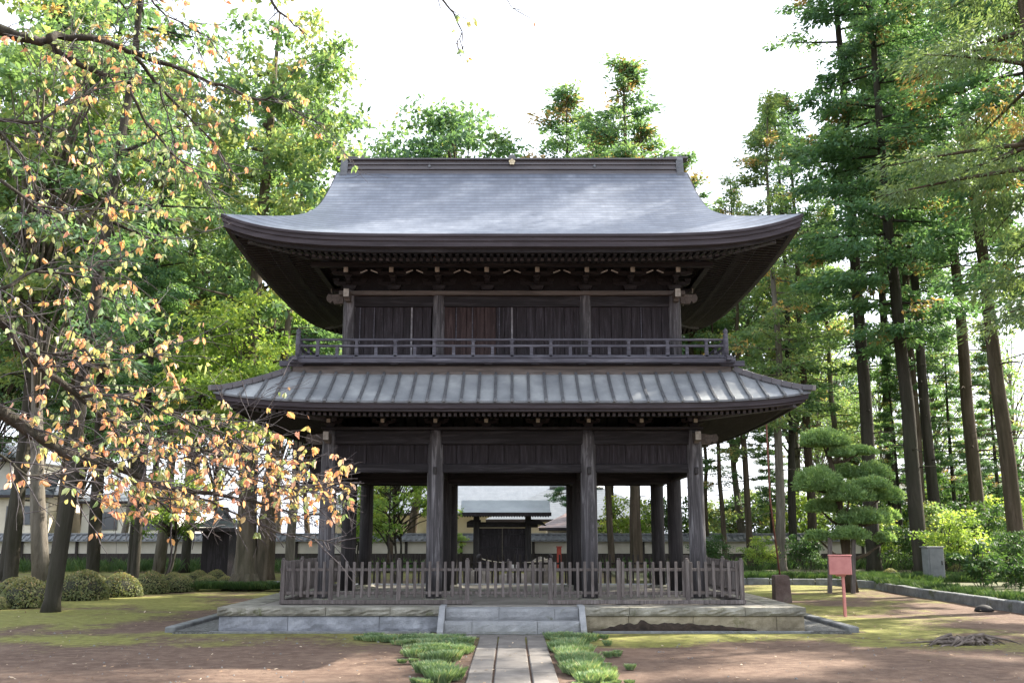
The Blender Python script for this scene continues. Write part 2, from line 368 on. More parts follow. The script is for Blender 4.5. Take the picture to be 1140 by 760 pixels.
def make_conifer(seed, H, base_h, R0, mat, barkm, nclump=6, leaf=.26, per=46, r=.28, name='cedar_tree', droop=.25, topshape=.9, gap=.15, lean=(0, 0), asp=.36, stubs=8, step=.42):
    """returns (trunk mesh, crown mesh). local coordinates, base at 0"""
    g = rng_(seed); pr = random.Random(seed)
    t = MB(); n = 14
    bend = [(g.normal() * .10, g.normal() * .10) for _ in range(n + 1)]
    axis = []
    ax = ay = 0
    for i in range(n + 1):
        f = i / n; ax += bend[i][0] * .5 * (i > 1); ay += bend[i][1] * .5 * (i > 1)
        axis.append(Vector((ax + lean[0] * f, ay + lean[1] * f, f * H * .985)))
    rad = [r * (1.35 if i == 0 else 1.0) * (1 - .93 * (i / n) ** 1.1) + .015 for i in range(n + 1)]
    axis.insert(1, axis[0].lerp(axis[1], .18)); rad.insert(1, r * 1.02)
    axis[0] = axis[0] - Vector((0, 0, .15))
    t.tube(axis, rad, 12)
    def at(h):
        f = max(0, min(.999, h / (H * .985))) * n; i = int(f); a = axis[i + 1] if i > 0 else axis[0]; b = axis[i + 2]
        return a.lerp(b, f - i)
    for k in range(stubs):
        h = base_h * (.35 + .65 * pr.random()); a = pr.random() * 6.28; L = .4 + pr.random() * 1.4; p = at(h)
        t.tube([p, p + Vector((math.cos(a) * L * .5, math.sin(a) * L * .5, .02)), p + Vector((math.cos(a) * L, math.sin(a) * L, -.12 * L))], [.035, .02, .006], 5)
    cs, ds, rs, tn = [], [], [], []
    h = base_h
    while h < H * .985:
        f = (h - base_h) / (H - base_h)
        RR = R0 * (min(1, .55 + 2.2 * f)) * (1 - f ** (1.0 / topshape)) ** .75 + .25
        k = 2 if f < .75 else 3
        for q in range(k):
            if pr.random() < gap * (f < .8): continue
            a = pr.random() * 6.283; L = RR * (.65 + .45 * pr.random()); p = at(h)
            up = .25 * (f) - droop * .3
            pts = []
            for s in range(5):
                u = s / 4; pts.append(p + Vector((math.cos(a) * L * u, math.sin(a) * L * u, L * (up * u * 1.2 + (.18 * u * u) - droop * .55 * u * u))))
            t.tube(pts, [max(.012, .05 * L / 3 * (1 - u_ / 4) + .008) for u_ in range(5)], 5)
            nc = max(2, int(nclump * L / R0 + .5))
            ct_ = pr.random()
            for c_ in range(nc):
                u = .28 + .72 * (c_ + pr.random() * .8) / nc
                i = min(3, int(u * 4)); q_ = pts[i].lerp(pts[i + 1], min(1, u * 4 - i))
                sd_ = (pr.random() - .5) * .62 * L * (1.15 - u * .6)
                cc = q_ + Vector((-math.sin(a) * sd_, math.cos(a) * sd_, (pr.random() - .5) * .3))
                rr = (.34 + .28 * pr.random()) * (.75 + .25 * R0 / 3)
                cs.append(cc); rs.append(rr); ds.append((math.cos(a), math.sin(a))); tn.append(ct_ * .5 + pr.random() * .5)
        h += step * (.6 + .8 * pr.random())
    cs = np.array([tuple(c) for c in cs]); rs = np.array(rs); ds = np.array(ds); tn = np.array(tn)
    K = len(cs); N = K * per
    idx = np.repeat(np.arange(K), per)
    off = norm(g.normal(size=(N, 3))) * (g.random((N, 1)) ** .45)
    pos = cs[idx] + off * rs[idx][:, None] * np.array([1.15, 1.15, .55])
    d = off * np.array([1, 1, .35]) + np.column_stack([ds[idx] * .55, np.full(N, -droop)]) + g.normal(size=(N, 3)) * .3
    L = leaf * (.6 + .8 * g.random(N)); Wd = L * asp * (.7 + .6 * g.random(N))
    V = leaf_quads(pos, d, L, Wd, g, nrm=np.array([0, 0, .9]))
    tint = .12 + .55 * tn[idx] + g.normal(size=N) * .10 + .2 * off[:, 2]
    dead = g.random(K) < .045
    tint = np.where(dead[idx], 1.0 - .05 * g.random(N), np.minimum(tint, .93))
    tm = t.mesh(name + '_trunk'); tm.materials.append(barkm)
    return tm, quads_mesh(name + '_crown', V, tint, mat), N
def make_broad(seed, H, base_h, R0, mat, barkm, nclump=60, leaf=.12, per=160, r=.16, squash=.8, forks=5, multi=1, cl=.5, asp=.55):
    g = rng_(seed); pr = random.Random(seed); t = MB(); tips = []
    cz = base_h + (H - base_h) * .5; hz = (H - base_h) * .5
    cs = []
    while len(cs) < nclump:
        p = g.normal(size=3); p /= np.linalg.norm(p); p *= g.random() ** .4
        cs.append((p[0] * R0 * .88, p[1] * R0 * .88, cz + p[2] * hz * .9))
    stems = []
    for m_ in range(multi):
        a = pr.random() * 6.28; o = .12 * (multi > 1)
        p0 = Vector((math.cos(a) * o, math.sin(a) * o, -.1)); p1 = Vector((math.cos(a) * R0 * .12 * (1 + multi * .3), math.sin(a) * R0 * .12 * (1 + multi * .3), base_h * .7 + .2)); p2 = Vector((math.cos(a + .6) * R0 * .2, math.sin(a + .6) * R0 * .2, cz + hz * .3))
        t.tube([p0, p0.lerp(p1, .5) + Vector((.05, 0, 0)), p1, p2], [r / multi ** .5, r * .8 / multi ** .5, r * .62 / multi ** .5, r * .25], 8); stems.append((p1, p2))
    for c_ in cs:
        if pr.random() < .75:
            p1, p2 = pr.choice(stems); e = Vector(c_); s0 = p1.lerp(p2, min(1, max(0, (e.z - p1.z) / max(.2, p2.z - p1.z) - .35)) * .9)
            mid = s0.lerp(e, .5) + Vector((pr.uniform(-.1, .1), pr.uniform(-.1, .1), .12 * R0 * .4))
            t.tube([s0, mid, e], [r * .28, r * .16, .008], 5)
    cs = np.array(cs); K = len(cs); rs = cl * (.7 + .6 * g.random(K)); N = K * per; idx = np.repeat(np.arange(K), per)
    off = norm(g.normal(size=(N, 3))) * (g.random((N, 1)) ** .5)
    pos = cs[idx] + off * rs[idx][:, None] * np.array([1.15, 1.15, squash * .75])
    d = off * np.array([1, 1, .3]) + g.normal(size=(N, 3)) * .6 + np.array([0, 0, -.25])
    L = leaf * (.6 + .8 * g.random(N)); V = leaf_quads(pos, d, L, L * asp * (.8 + .4 * g.random(N)), g, nrm=np.array([0, 0, 1.0]))
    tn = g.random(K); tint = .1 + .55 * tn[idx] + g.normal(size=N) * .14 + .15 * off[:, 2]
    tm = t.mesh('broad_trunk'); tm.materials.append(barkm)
    return tm, quads_mesh('broad_crown', V, tint, mat), N

def plant_tree(name, meshes, X, Y, rz, s, label, cat, group, z=0, parts=('trunk', 'crown'), tilt=(0, 0), barkm=None, sz=None):
    o = thing(name, (X, Y, z), label, cat, group, rz); o.scale = (s, s, sz or s); o.rotation_euler = (tilt[0], tilt[1], rz)
    for nm, me in zip(parts, meshes[:2]):
        c = bpy.data.objects.new(nm, me); C.objects.link(c); c.parent = o
        if barkm and nm == 'trunk':
            c.material_slots[0].link = 'OBJECT'; c.material_slots[0].material = barkm
    return o

# ================================================================== SETTING
def smooth(a, b, x): t = np.clip((x - a) / (b - a), 0, 1); return t * t * (3 - 2 * t)
def axis_(lo, hi, step, far):
    a = list(np.arange(lo, hi + 1e-6, step)); s = step; x = hi
    r = []
    while x < far: s *= 1.35; x += s; r.append(x)
    l = [lo - (q - hi) for q in r]
    return np.array(l[::-1] + a + r)
xs = axis_(-24, 24, .16, 420); ys = axis_(4, 44, .16, 450)
XX, YY = np.meshgrid(xs, ys)
g = rng_(3)
def vnoise(x, y, s, seed):
    gg = rng_(seed); T = gg.random((64, 64)); x = x / s; y = y / s
    xi = np.floor(x).astype(int); yi = np.floor(y).astype(int); fx = x - xi; fy = y - yi
    fx = fx * fx * (3 - 2 * fx); fy = fy * fy * (3 - 2 * fy); f = lambda i, j: T[i % 64, j % 64]
    return (f(xi, yi) * (1 - fx) + f(xi + 1, yi) * fx) * (1 - fy) + (f(xi, yi + 1) * (1 - fx) + f(xi + 1, yi + 1) * fx) * fy
n1 = vnoise(XX, YY, 3.2, 1); n2 = vnoise(XX, YY, 1.1, 2); n3 = vnoise(XX, YY, .45, 3)
ZZ = (n1 - .5) * .05 * smooth(5, 8, np.hypot(XX, YY - 21.5) - 2) + (n2 - .5) * .018
ZZ *= 1 - smooth(2.6, 0, np.maximum(np.abs(XX) - 5, np.abs(YY - 21.5) - 4.5))      # level by the platform
ZZ -= .012
# moss: band along the platform foot, lawn-like on the left, patches on the right
band = smooth(14.2, 16.6, YY + (n2 - .5) * 1.6 + (n3 - .5) * .5) * smooth(17.6, 17.2, YY)
left = smooth(14.6, 16.2, YY + (n1 - .5) * 2.2) * smooth(-4.2, -5.4, XX) 
right = smooth(15.6, 17.0, YY + (n1 - .5) * 2) * smooth(4.4, 5.4, XX)
pat = .31 + 1.3 * (n1 - .45) + .7 * (n2 - .5) + .5 * (n3 - .5)
moss = np.maximum(band * (.75 + .5 * (n2 - .5)) * smooth(9.5, 5, np.abs(XX)), np.maximum(left * (pat + .22), right * (pat + .04)))
moss = np.maximum(moss, smooth(26, 32, YY) * (.55 + .5 * (n2 - .5)))
moss = np.maximum(moss, .55 * smooth(12.5, 14.5, YY) * smooth(3.5, 7, XX) * (n1 > .45) * n2 * 1.5)
vs = np.column_stack([XX.ravel(), YY.ravel(), ZZ.ravel()])
nr, nc = XX.shape
ii = (np.arange(nr - 1)[:, None] * nc + np.arange(nc - 1)[None, :]).ravel()
fs = np.column_stack([ii, ii + 1, ii + nc + 1, ii + nc])
me = bpy.data.meshes.new('ground'); me.vertices.add(len(vs)); me.vertices.foreach_set('co', vs.ravel().astype(np.float32))
me.loops.add(len(fs) * 4); me.loops.foreach_set('vertex_index', fs.ravel().astype(np.int32))
me.polygons.add(len(fs)); me.polygons.foreach_set('loop_start', np.arange(0, len(fs) * 4, 4, dtype=np.int32))
me.update(calc_edges=True); me.polygons.foreach_set('use_smooth', np.ones(len(fs), dtype=bool))
a = me.attributes.new('moss', 'FLOAT', 'POINT'); a.data.foreach_set('value', np.clip(moss, 0, 1).ravel().astype(np.float32))
gm, nt, b = base('earth_and_moss', .95, .15)
v = coords(nt)
at = nt.nodes.new('ShaderNodeAttribute'); at.attribute_name = 'moss'
nA = noise(nt, v, .7, 5); nB = noise(nt, v, 5, 7, .7); nC = noise(nt, v, 45, 4, .7); nD = noise(nt, v, 11, 6, .75)
dirt = ramp(nt, nA, [(.3, (.085, .056, .042)), (.55, (.125, .084, .062)), (.75, (.175, .125, .092))])
dirt = mixc(nt, math_(nt, 'MULTIPLY', nC, .5), dirt, (.07, .042, .032)); dirt = mixc(nt, ramp(nt, nB, [(.42, (0, 0, 0)), (.7, (.55, .55, .55))]), dirt, (.235, .17, .125)); dirt = mixc(nt, ramp(nt, nD, [(.28, (.5, .5, .5)), (.42, (0, 0, 0))]), dirt, (.055, .035, .025))
peb = ramp(nt, nD, [(.66, (0, 0, 0)), (.72, (1, 1, 1))]); dirt = mixc(nt, math_(nt, 'MULTIPLY', peb, .35), dirt, (.27, .20, .15))
mossc = ramp(nt, nB, [(.3, (.12, .125, .032)), (.5, (.21, .215, .055)), (.72, (.32, .305, .095))])
mossc = mixc(nt, math_(nt, 'MULTIPLY', nC, .5), mossc, (.085, .10, .025)); mossc = mixc(nt, ramp(nt, nD, [(.46, (0, 0, 0)), (.66, (.6, .6, .6))]), mossc, (.14, .10, .055))
fac = math_(nt, 'ADD', at.outputs['Fac'], math_(nt, 'ADD', math_(nt, 'MULTIPLY', math_(nt, 'SUBTRACT', nB, .5), 1.3), math_(nt, 'MULTIPLY', math_(nt, 'SUBTRACT', nD, .5), .9)))
fac = ramp(nt, fac, [(.34, (0, 0, 0)), (.72, (1, 1, 1))])
nt.links.new(mixc(nt, math_(nt, 'MULTIPLY', fac, .93), dirt, mossc), b.inputs['Base Color'])
bump(nt, b, math_(nt, 'ADD', math_(nt, 'ADD', nB, math_(nt, 'MULTIPLY', nC, .5)), math_(nt, 'MULTIPLY', fac, .5)), .8, .03)
tag(link_mesh('ground', me, gm), kind='structure')

# paved path: three files of slabs with joints
mb = MB(); pr = random.Random(5)
for (x0, x1) in ((-.52, -.225), (-.21, .21), (.225, .52)):
    y = 3.0
    while y < 16.5:
        L = pr.uniform(.85, 1.5); y1 = min(y + L, 16.62)
        mb.box(((x0 + x1) / 2 + pr.uniform(-.004, .004), (y + y1) / 2, -.03 + pr.uniform(-.003, .004)), (x1 - x0 - .008, y1 - y - .012, .09), bev=.012); y = y1
mb.bx(-.9, .9, 16.62, 16.80, -.06, .012)
tag(mb.build('path', Mt['pave']), kind='structure')
# mortar bed
# gravel gutters beside the platform
for s, nm in ((-1, 'gravel_strip'), (1, 'gravel_strip')):
    mb = MB(); mb.bx(s * 5.0, s * 5.66, 17.2, 27, -.05, .02, 0); tag(mb.build(nm, Mt['gravel']), kind='structure')
# platform ------------------------------------------------------------
pl = thing('stone_platform', (0, 21.5, 0), 'long low platform of rough grey stone blocks under the wooden gate, with two steps', 'stone platform')
def block(mb, x0, x1, y0, y1, z0, z1, rough=.012, seed=0, nx=None):
    """stone block with a rough front (low y) face"""
    g_ = random.Random(seed); nx = nx or max(3, int((x1 - x0) / .09)); nz = 4
    pts = []
    for i in range(nz + 1):
        z = z0 + (z1 - z0) * i / nz; row = []
        for j in range(nx + 1):
            x = x0 + (x1 - x0) * j / nx; e = (j in (0, nx)) or (i in (0, nz))
            row.append((x, y0 + (.012 if e else g_.uniform(-rough, rough * .5)), z))
        pts.append(row)
    mb.grid(pts, False)
    mb.add([(x0, y0 + .012, z0), (x1, y0 + .012, z0), (x1, y1, z0), (x0, y1, z0), (x0, y0 + .012, z1), (x1, y0 + .012, z1), (x1, y1, z1), (x0, y1, z1)],
           [(3, 2, 1, 0), (4, 5, 6, 7), (1, 2, 6, 5), (0, 4, 7, 3), (2, 3, 7, 6)])
k = 0
XP = 4.95
def capx(px): return (px - 570) / F * 17.35 / 1.034
for row, (z0, z1, mats) in enumerate(((.0, .255, 1), (.265, .40, 0))):
    for a_, b_ in ([(243, 320), (320, 422), (422, 487), (651, 700), (700, 772), (772, 865), (865, 896)] if row == 0 else [(243, 362), (362, 434), (434, 494), (645, 701), (701, 830), (830, 896)]):
        m = MB(); k += 1
        ov = .0 if row == 0 else .03
        block(m, (1.228 if a_ in (645, 651) else capx(a_) + .004) - (ov if a_ == 243 else 0), (-1.228 if b_ in (487, 494) else capx(b_) - .004) + (ov if b_ == 896 else 0), 17.38 - ov, 17.8, z0, z1, .014 if row == 0 else .02, k)
        m.build('side_stone' if row == 0 else 'capstone', (Mt['stone'] if a_ < 560 else Mt['stoney']) if row == 0 else Mt['cap'], pl)
for s in (-1, 1):
    for j in range(5):
        y0 = 17.81 + j * 1.62
        m = MB(); m.bx(s * 4.5, s * 4.95, y0, y0 + 1.6, .0, .255, .01); m.build('side_stone', Mt['stone'], pl)
        m = MB(); m.bx(s * 4.4, s * 4.98, y0, y0 + 1.6, .265, .40, .015); m.build('capstone', Mt['cap'], pl)
m = MB(); m.bx(-4.95, 4.95, 25.5, 25.93, 0, .40, .01); m.build('rear_stone', Mt['stone'], pl)
m = MB(); m.bx(-4.39, 4.39, 17.8, 25.49, .05, .396, 0); m.build('paved_top', Mt['floorstone'], pl)
for a_, b_ in ((-5.05, -1.35), (1.35, 5.05)): m = MB(); m.bx(a_, b_, 17.24, 17.36, -.08, .022, .008); m.build('footing_kerb', Mt['kerb'], pl)
# eroded dark scar on the lower right course
m = MB(); pr = random.Random(9); x0, x1 = capx(668), capx(842); top = []; N_ = 46
for i in range(N_ + 1):
    u = i / N_; hgt = .11 * min(1, u * 6) ** .8 * (1 - max(0, (u - .55) / .45)) ** .7 * (.8 + .35 * pr.random()) + .012
    if .24 < u < .3: hgt += .05
    top.append((x0 + (x1 - x0) * u, hgt))
rows = [[(x, 17.358 - .006 * math.sin(q * math.pi / 3) + pr.uniform(-.003, .003), .024 + (h_) * q / 3) for x, h_ in top] for q in range(4)]
m.grid(rows, False); m.grid([rows[3], [(p[0], 17.395, p[2]) for p in rows[3]]], False); m.build('eroded_patch', Mt['eroded'], pl)
for i, (y0, z0, z1) in enumerate(((16.98, .0, .20), (17.30, .205, .385))):
    joints = [(-1.12, -.66), (-.66, .42), (.42, 1.12)] if i == 0 else [(-1.12, -.22), (-.22, .72), (.72, 1.12)]
    for a_, b_ in joints:
        m = MB(); block(m, a_ + .003, b_ - .003, y0, y0 + (.34 if i == 0 else .5), z0, z1, .006, 40 + i); m.build('step', Mt['stepstone'], pl)
for s in (-1, 1):
    m = MB(); m.prism([(16.80, .0), (17.80, .0), (17.80, .425), (17.33, .425), (16.80, .055)], 'x', s * 1.125, s * 1.225); m.build('cheek_stone', Mt['stepstone'], pl)
# gutter kerbs
for s, lab in ((-1, 'low stone gutter kerb on the ground left of the gate platform'), (1, 'low stone gutter kerb on the ground right of the gate platform')):
    t = thing('gutter_kerb', (s * 5.76, 21.5, 0), lab, 'kerb', 'gutter kerbs beside the platform')
    for j in range(6):
        m = MB(); m.bx(s * 5.67, s * 5.86, 17.4 + j * 1.5, 18.88 + j * 1.5, -.1, .085, .02); m.build('kerb_stone', Mt['kerb'], t)
    m = MB(); m.bx(s * 5.06, s * 5.66, 17.24, 17.34, -.1, .02, .01); m.build('kerb_stone', Mt['kerb'], t)

# ================================================================== THE GATE
YC = 21.55
gate = thing('temple_gate', (0, YC, .4), 'big dark two-storey wooden temple gate with sweeping grey upper roof', 'temple gate')
def part_at(name, me, mat, parent, loc, rz=0):
    o = bpy.data.objects.new(name, me); C.objects.link(o)
    if not me.materials: me.materials.append(mat)
    o.parent = parent; o.location = Vector(loc) - ORG[parent]; o.rotation_euler = (0, 0, rz); ORG[o] = Vector(loc); return o
# columns
m = MB(); m.lathe((0, 0, 0), [(.150, .06), (.156, 1.2), (.154, 2.6), (.140, 3.02), (.118, 3.16)], 20); colme = m.mesh('column')
m = MB(); m.lathe((0, 0, 0), [(.25, -.02), (.25, .025), (.21, .06)], 20); m.box((0, 0, .01), (.56, .56, .03), bev=.01); stme = m.mesh('foundation_stone')
rowsY = (19.0, 21.55, 24.1)
for iy, Y in enumerate(rowsY):
    for X in (-3.47, -1.45, 1.45, 3.47):
        cme = colme if iy == 0 else colme.copy()
        if iy: cme.materials.clear()
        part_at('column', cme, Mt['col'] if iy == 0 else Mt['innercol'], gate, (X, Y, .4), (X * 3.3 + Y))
        part_at('foundation_stone', stme, Mt['cap'], gate, (X, Y, .4))
        if iy == 1 and abs(X) < 2:
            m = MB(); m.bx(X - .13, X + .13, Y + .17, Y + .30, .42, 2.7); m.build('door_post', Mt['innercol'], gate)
        if iy == 0:
            s = 1 if X > 0 else -1
            m = MB(); m.box((X, Y - .17, 2.79), (.075, .07, .13), bev=.01); m.build('tie_peg', Mt['iron'], gate)
# front and back beams between the columns
spans = [(-3.47, -1.45), (-1.45, 1.45), (1.45, 3.47)]
for Y in rowsY:
    for a_, b_ in spans:
        if Y == 19.0 or Y == 24.1:
            for z0, z1, t_ in ((2.76, 2.925, .15), (3.29, 3.55, .17)):
                m = MB(); m.bx(a_ + .1, b_ - .1, Y - t_ / 2, Y + t_ / 2, z0, z1, .01); m.build('tie_beam', Mt['beam'], gate)
            m = MB(); n_ = int((b_ - a_) / .31)
            for q in range(n_):
                w = (b_ - a_ - .2) / n_; m.box((a_ + .1 + w * (q + .5), Y + random.uniform(-.004, .004), 3.108), (w - .005, .04, .36), bev=.003)
            m.build('wall_panel', Mt['panel'], gate)
        else:
            m = MB(); m.bx(a_ + .1, b_ - .1, Y - .12, Y + .12, 2.68, 3.2, .01); m.build('tie_beam', Mt['beam'], gate)
    m = MB(); m.bx(-3.62, 3.62, Y - .16, Y + .16, 3.56, 3.62, .01); m.build('wall_plate', Mt['beam'], gate)
for X in (-3.47, -1.45, 1.45, 3.47):
    for y0, y1 in ((19.1, 21.45), (21.65, 24.0)):
        m = MB(); m.bx(X - .075, X + .075, y0, y1, 2.74, 2.93, .01); m.build('tie_beam', Mt['beamy'], gate)
        if abs(X) > 3:
            m = MB(); m.bx(X - .075, X + .075, y0, y1, 3.29, 3.55, .01); m.build('tie_beam', Mt['beamy'], gate)
            m = MB(); m.bx(X - .02, X + .02, y0, y1, 2.932, 3.288, 0); m.build('wall_panel', Mt['beamy'], gate)
m = MB()
for q in range(24):
    x = -3.4 + q * 6.8 / 24; m.bx(x + .003, x + 6.8 / 24 - .003, 19.1, 24.0, 3.22, 3.26, 0)
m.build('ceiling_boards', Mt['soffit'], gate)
# carved noses at the corners + small names: front noses and side noses
def nose(L=.34, w=.10):
    m = MB(); m.prism([(0, .10), (0, -.10), (L * .55, -.11), (L * .62, -.05), (L * .75, -.085), (L * .95, -.05), (L, .02), (L * .9, .09), (L * .6, .075)], 'x', -w / 2, w / 2)
    return m.mesh('carved_nose')
nme = nose(); nme.materials.append(Mt['lbeam'])
for X, z in ((3.47, 3.40), (3.22, 6.20)):
    Yf = 19.0 if z < 5 else 19.25
    for s in (-1, 1):
        part_at('carved_nose', nme, Mt['lbeam'], gate, (s * X, Yf - .12, z), R(180))
        part_at('carved_nose', nme, Mt['lbeam'], gate, (s * (X + .12), Yf, z), R(-90) * s)
        m = MB(); m.box((s * X, Yf - .463, z + .02), (.105, .012, .16), bev=.004); m.build('painted_end', Mt['endgrain'], gate)
# bracket sets
def bracket_mesh(sc, tall):
    m = MB()
    m.prism([(-.10, 0), (-.14, .07), (-.14, .11), (.14, .11), (.14, .07), (.10, 0)], 'y', -.13, .13)
    def arm(L, z, h, y0, y1):
        m.prism([(-L, z + h), (-L, z + h * .55), (-L * .82, z + h * .15), (-L * .6, z), (L * .6, z), (L * .82, z + h * .15), (L, z + h * .55), (L, z + h)], 'y', y0, y1)
    def blk(x, y, z): m.prism([(x - .045, z), (x - .07, z + .035), (x - .07, z + .06), (x + .07, z + .06), (x + .07, z + .035), (x + .045, z)], 'y', y - .06, y + .06)
    arm(.34, .115, .08, -.04, .04)
    for x in (-.29, 0, .29): blk(x, 0, .198)
    m.prism([(.1, .115), (-.28, .115), (-.36, .16), (-.36, .195), (.1, .195)], 'x', -.04, .04)
    blk(0, -.31, .198)
    if tall:
        arm(.34, .26, .08, -.35, -.27)
        for x in (-.29, .29): blk(x, -.31, .343)
        m.prism([(.0, .262), (-.52, .262), (-.60, .30), (-.60, .342), (.0, .342)], 'x', -.035, .035)
    me = m.mesh('bracket_set')
    me.transform(Matrix.Scale(sc, 4)); return me
bu = bracket_mesh(.95, True); bl = bracket_mesh(.66, False); bu.materials.append(Mt['beam']); bl.materials.append(Mt['beam'])
m = MB(); m.box((0, -.581, .288), (.085, .02, .10), bev=.005); eu = m.mesh('painted_end'); eu.materials.append(Mt['endgrain'])
m = MB(); m.box((0, -.25, .105), (.07, .02, .075), bev=.005); el = m.mesh('painted_end'); el.materials.append(Mt['endgrain'])
def put_brackets(me, ee, xs_, ysd, Xh, z, front, back):
    for x in xs_:
        for Y, rz in ((front, 0), (back, R(180))):
            o = part_at('bracket_set', me, None, gate, (x, Y, z), rz)
            e = bpy.data.objects.new('painted_end', ee); C.objects.link(e); e.parent = o
    for y in ysd:
        for s in (-1, 1):
            o = part_at('bracket_set', me, None, gate, (s * Xh, y, z), R(90) * s)
            e = bpy.data.objects.new('painted_end', ee); C.objects.link(e); e.parent = o
bx8 = [-3.22, -2.34, -1.45, -.49, .49, 1.45, 2.34, 3.22]
put_brackets(bu, eu, bx8, [20.4, 21.55, 22.7], 3.22, 6.36, 19.25, 23.85)
put_brackets(bl, el, [-3.47, -2.45, -1.45, -.49, .49, 1.45, 2.45, 3.47], [20.3, 21.55, 22.8], 3.47, 3.62, 19.0, 24.1)
# white-edged rib chevrons between the upper bracket sets
for a_, b_ in zip(bx8[:-1], bx8[1:]):
    xm = (a_ + b_) / 2; m = MB()
    for s in (-1, 1): m.beam((xm + s * .035, 18.74, 6.655), (xm + s * .165, 18.74, 6.60), .03, .022, .002)
    m.build('rib_edge', Mt['chalk'], gate)

# ---- eave rings
PS = 2.6; C0 = .37
def sj(j): return C0 + (1 - C0) * abs(j) ** PS
def ring(Xe, Ye, inset, dz, U, p, fade, n=40):
    pts = []
    sides = [((-1, -1), (1, -1)), ((1, -1), (1, 1)), ((1, 1), (-1, 1)), ((-1, 1), (-1, -1))]
    a = Xe - inset; b = Ye - inset; k = max(0, 1 - inset / fade)
    for si_, (s0, s1) in enumerate(sides):
        for i in range(n):
            u = i / n; u = .5 - .5 * math.cos(u * math.pi)
            x = s0[0] + (s1[0] - s0[0]) * u; y = s0[1] + (s1[1] - s0[1]) * u
            j = 2 * u - 1
            pts.append((x * a, YC + y * b, dz + U * k * (abs(j) ** p if si_ % 2 == 0 else sj(j))))
    return pts
def eave(prof, Xe, Ye, z, U, p, fade):
    m = MB(); rr = [ring(Xe, Ye, i_, z + d_, U, p, fade) for i_, d_ in prof]; n = len(rr[0])
    vs = [q for r_ in rr for q in r_]
    m.add(vs, [(i * n + j, i * n + (j + 1) % n, (i + 1) * n + (j + 1) % n, (i + 1) * n + j) for i in range(len(rr) - 1) for j in range(n)])
    return m
def upz(U, p, fade, Xe, Ye, x, y, inset):
    k = max(0, 1 - inset / fade)
    if p == PS: return U * k * sj(min(1, abs(x) / (Xe - inset)))
    return U * k * max(min(1, abs(x) / (Xe - inset)) ** p, min(1, abs(y) / (Ye - inset)) ** p) 
UX, UY, UZ, UU, UP, UF = 5.25, 4.33, 6.92, .38, 6.0, 2.6
# upper roof skin
def wt(t):
    return 3.93 + 1.32 * math.exp(-(t / .78) ** 1.1)
def zt(t): return UZ + .43 * t + .0575 * t * t
T = 4.05
m = MB(); m.uv = []
nt_, nj = 40, 64
arc = 0; ts = [T * i / nt_ for i in range(nt_ + 1)]
for sgn in (-1, 1):
    rows = []; arc = 0; uvr = []
    for i, t in enumerate(ts):
        if i: arc += math.hypot(t - ts[i - 1], zt(t) - zt(ts[i - 1]))
        row = []
        for j in range(nj + 1):
            u = -1 + 2 * j / nj; u = math.sin(u * math.pi / 2) * .35 + u * .65
            fade = max(0, 1 - t / UF) ** 1.5
            row.append((u * wt(t), YC + sgn * (UY - t), zt(t) + UU * fade * abs(u) ** UP)); m.uv.append((u * wt(t), arc))
        rows.append(row)
    m.grid(rows if sgn < 0 else [r_[::-1] for r_ in rows])
    if sgn > 0:
        for r_ in range(nt_ + 1):
            s_ = len(m.uv) - (nt_ + 1) * (nj + 1) + r_ * (nj + 1); m.uv[s_:s_ + nj + 1] = m.uv[s_:s_ + nj + 1][::-1]
TG = 1.45; tg = [TG * i / 14 for i in range(15)]
for sgn in (-1, 1):
    rows = []; arc = 0
    for i, t in enumerate(tg):
        if i: arc += math.hypot(wt(t) - wt(tg[i - 1]), zt(t) - zt(tg[i - 1]))
        row = []
        for j in range(41):
            u = -1 + 2 * j / 40; fade = max(0, 1 - t / UF) ** 1.5
            row.append((sgn * wt(t), YC + u * (UY - t), zt(t) + UU * fade * sj(u))); m.uv.append((u * (UY - t), arc))
        rows.append(row)
    m.grid(rows if sgn > 0 else rows[::-1])
    if sgn < 0:
        blk = m.uv[-15 * 41:]; rb = [blk[i * 41:(i + 1) * 41] for i in range(15)][::-1]; m.uv[-15 * 41:] = [q for r_ in rb for q in r_]
# ledge closing the skirt roof under the gable
upper = m.build('upper_roof', Mt['shingle'], gate)
m = MB()
for s in (-1, 1):
    ym = UY - TG; m.add([(s * wt(TG), YC - ym, zt(TG)), (s * wt(TG), YC + ym, zt(TG)), (s * 3.5, YC + ym, zt(TG) + .03), (s * 3.5, YC - ym, zt(TG) + .03)], [(0, 1, 2, 3)])
    pg = []
    for i in range(17):
        t = TG + (T - TG) * i / 16; pg.append((YC - (UY - t), zt(t) - .05))
    pg = pg + [(2 * YC - y, z) for y, z in pg[::-1]]
    m.prism(pg, 'x', s * 3.5, s * 3.58)
m.build('gable_wall', Mt['panel'], upper)
for s in (-1, 1):
    for q in (-1, 1):
        m = MB(); a_ = []
        for i in range(21):
            t = TG * .8 + (T - TG * .8) * i / 20; a_.append((wt(t), YC + q * (UY - t), zt(t)))
        vs = []
        for (x, y, z) in a_:
            vs += [(s * (x - .005), y, z - .004), (s * (x + .03), y, z - .02), (s * (x + .03), y, z - .26), (s * (x - .06), y, z - .26)]
        m.add(vs, [(i * 4 + k_, i * 4 + (k_ + 1) % 4, (i + 1) * 4 + (k_ + 1) % 4, (i + 1) * 4 + k_) for i in range(20) for k_ in range(4)])
        m.build('verge_board', Mt['fascia'], upper)
m = eave([(0, .004), (-.012, -.004), (-.012, -.05), (.012, -.055), (.012, -.125), (.035, -.135), (.035, -.225), (.14, -.235)], UX, UY, UZ, UU, UP, UF)
m.build('layered_eave_edge', Mt['fascia'], upper)
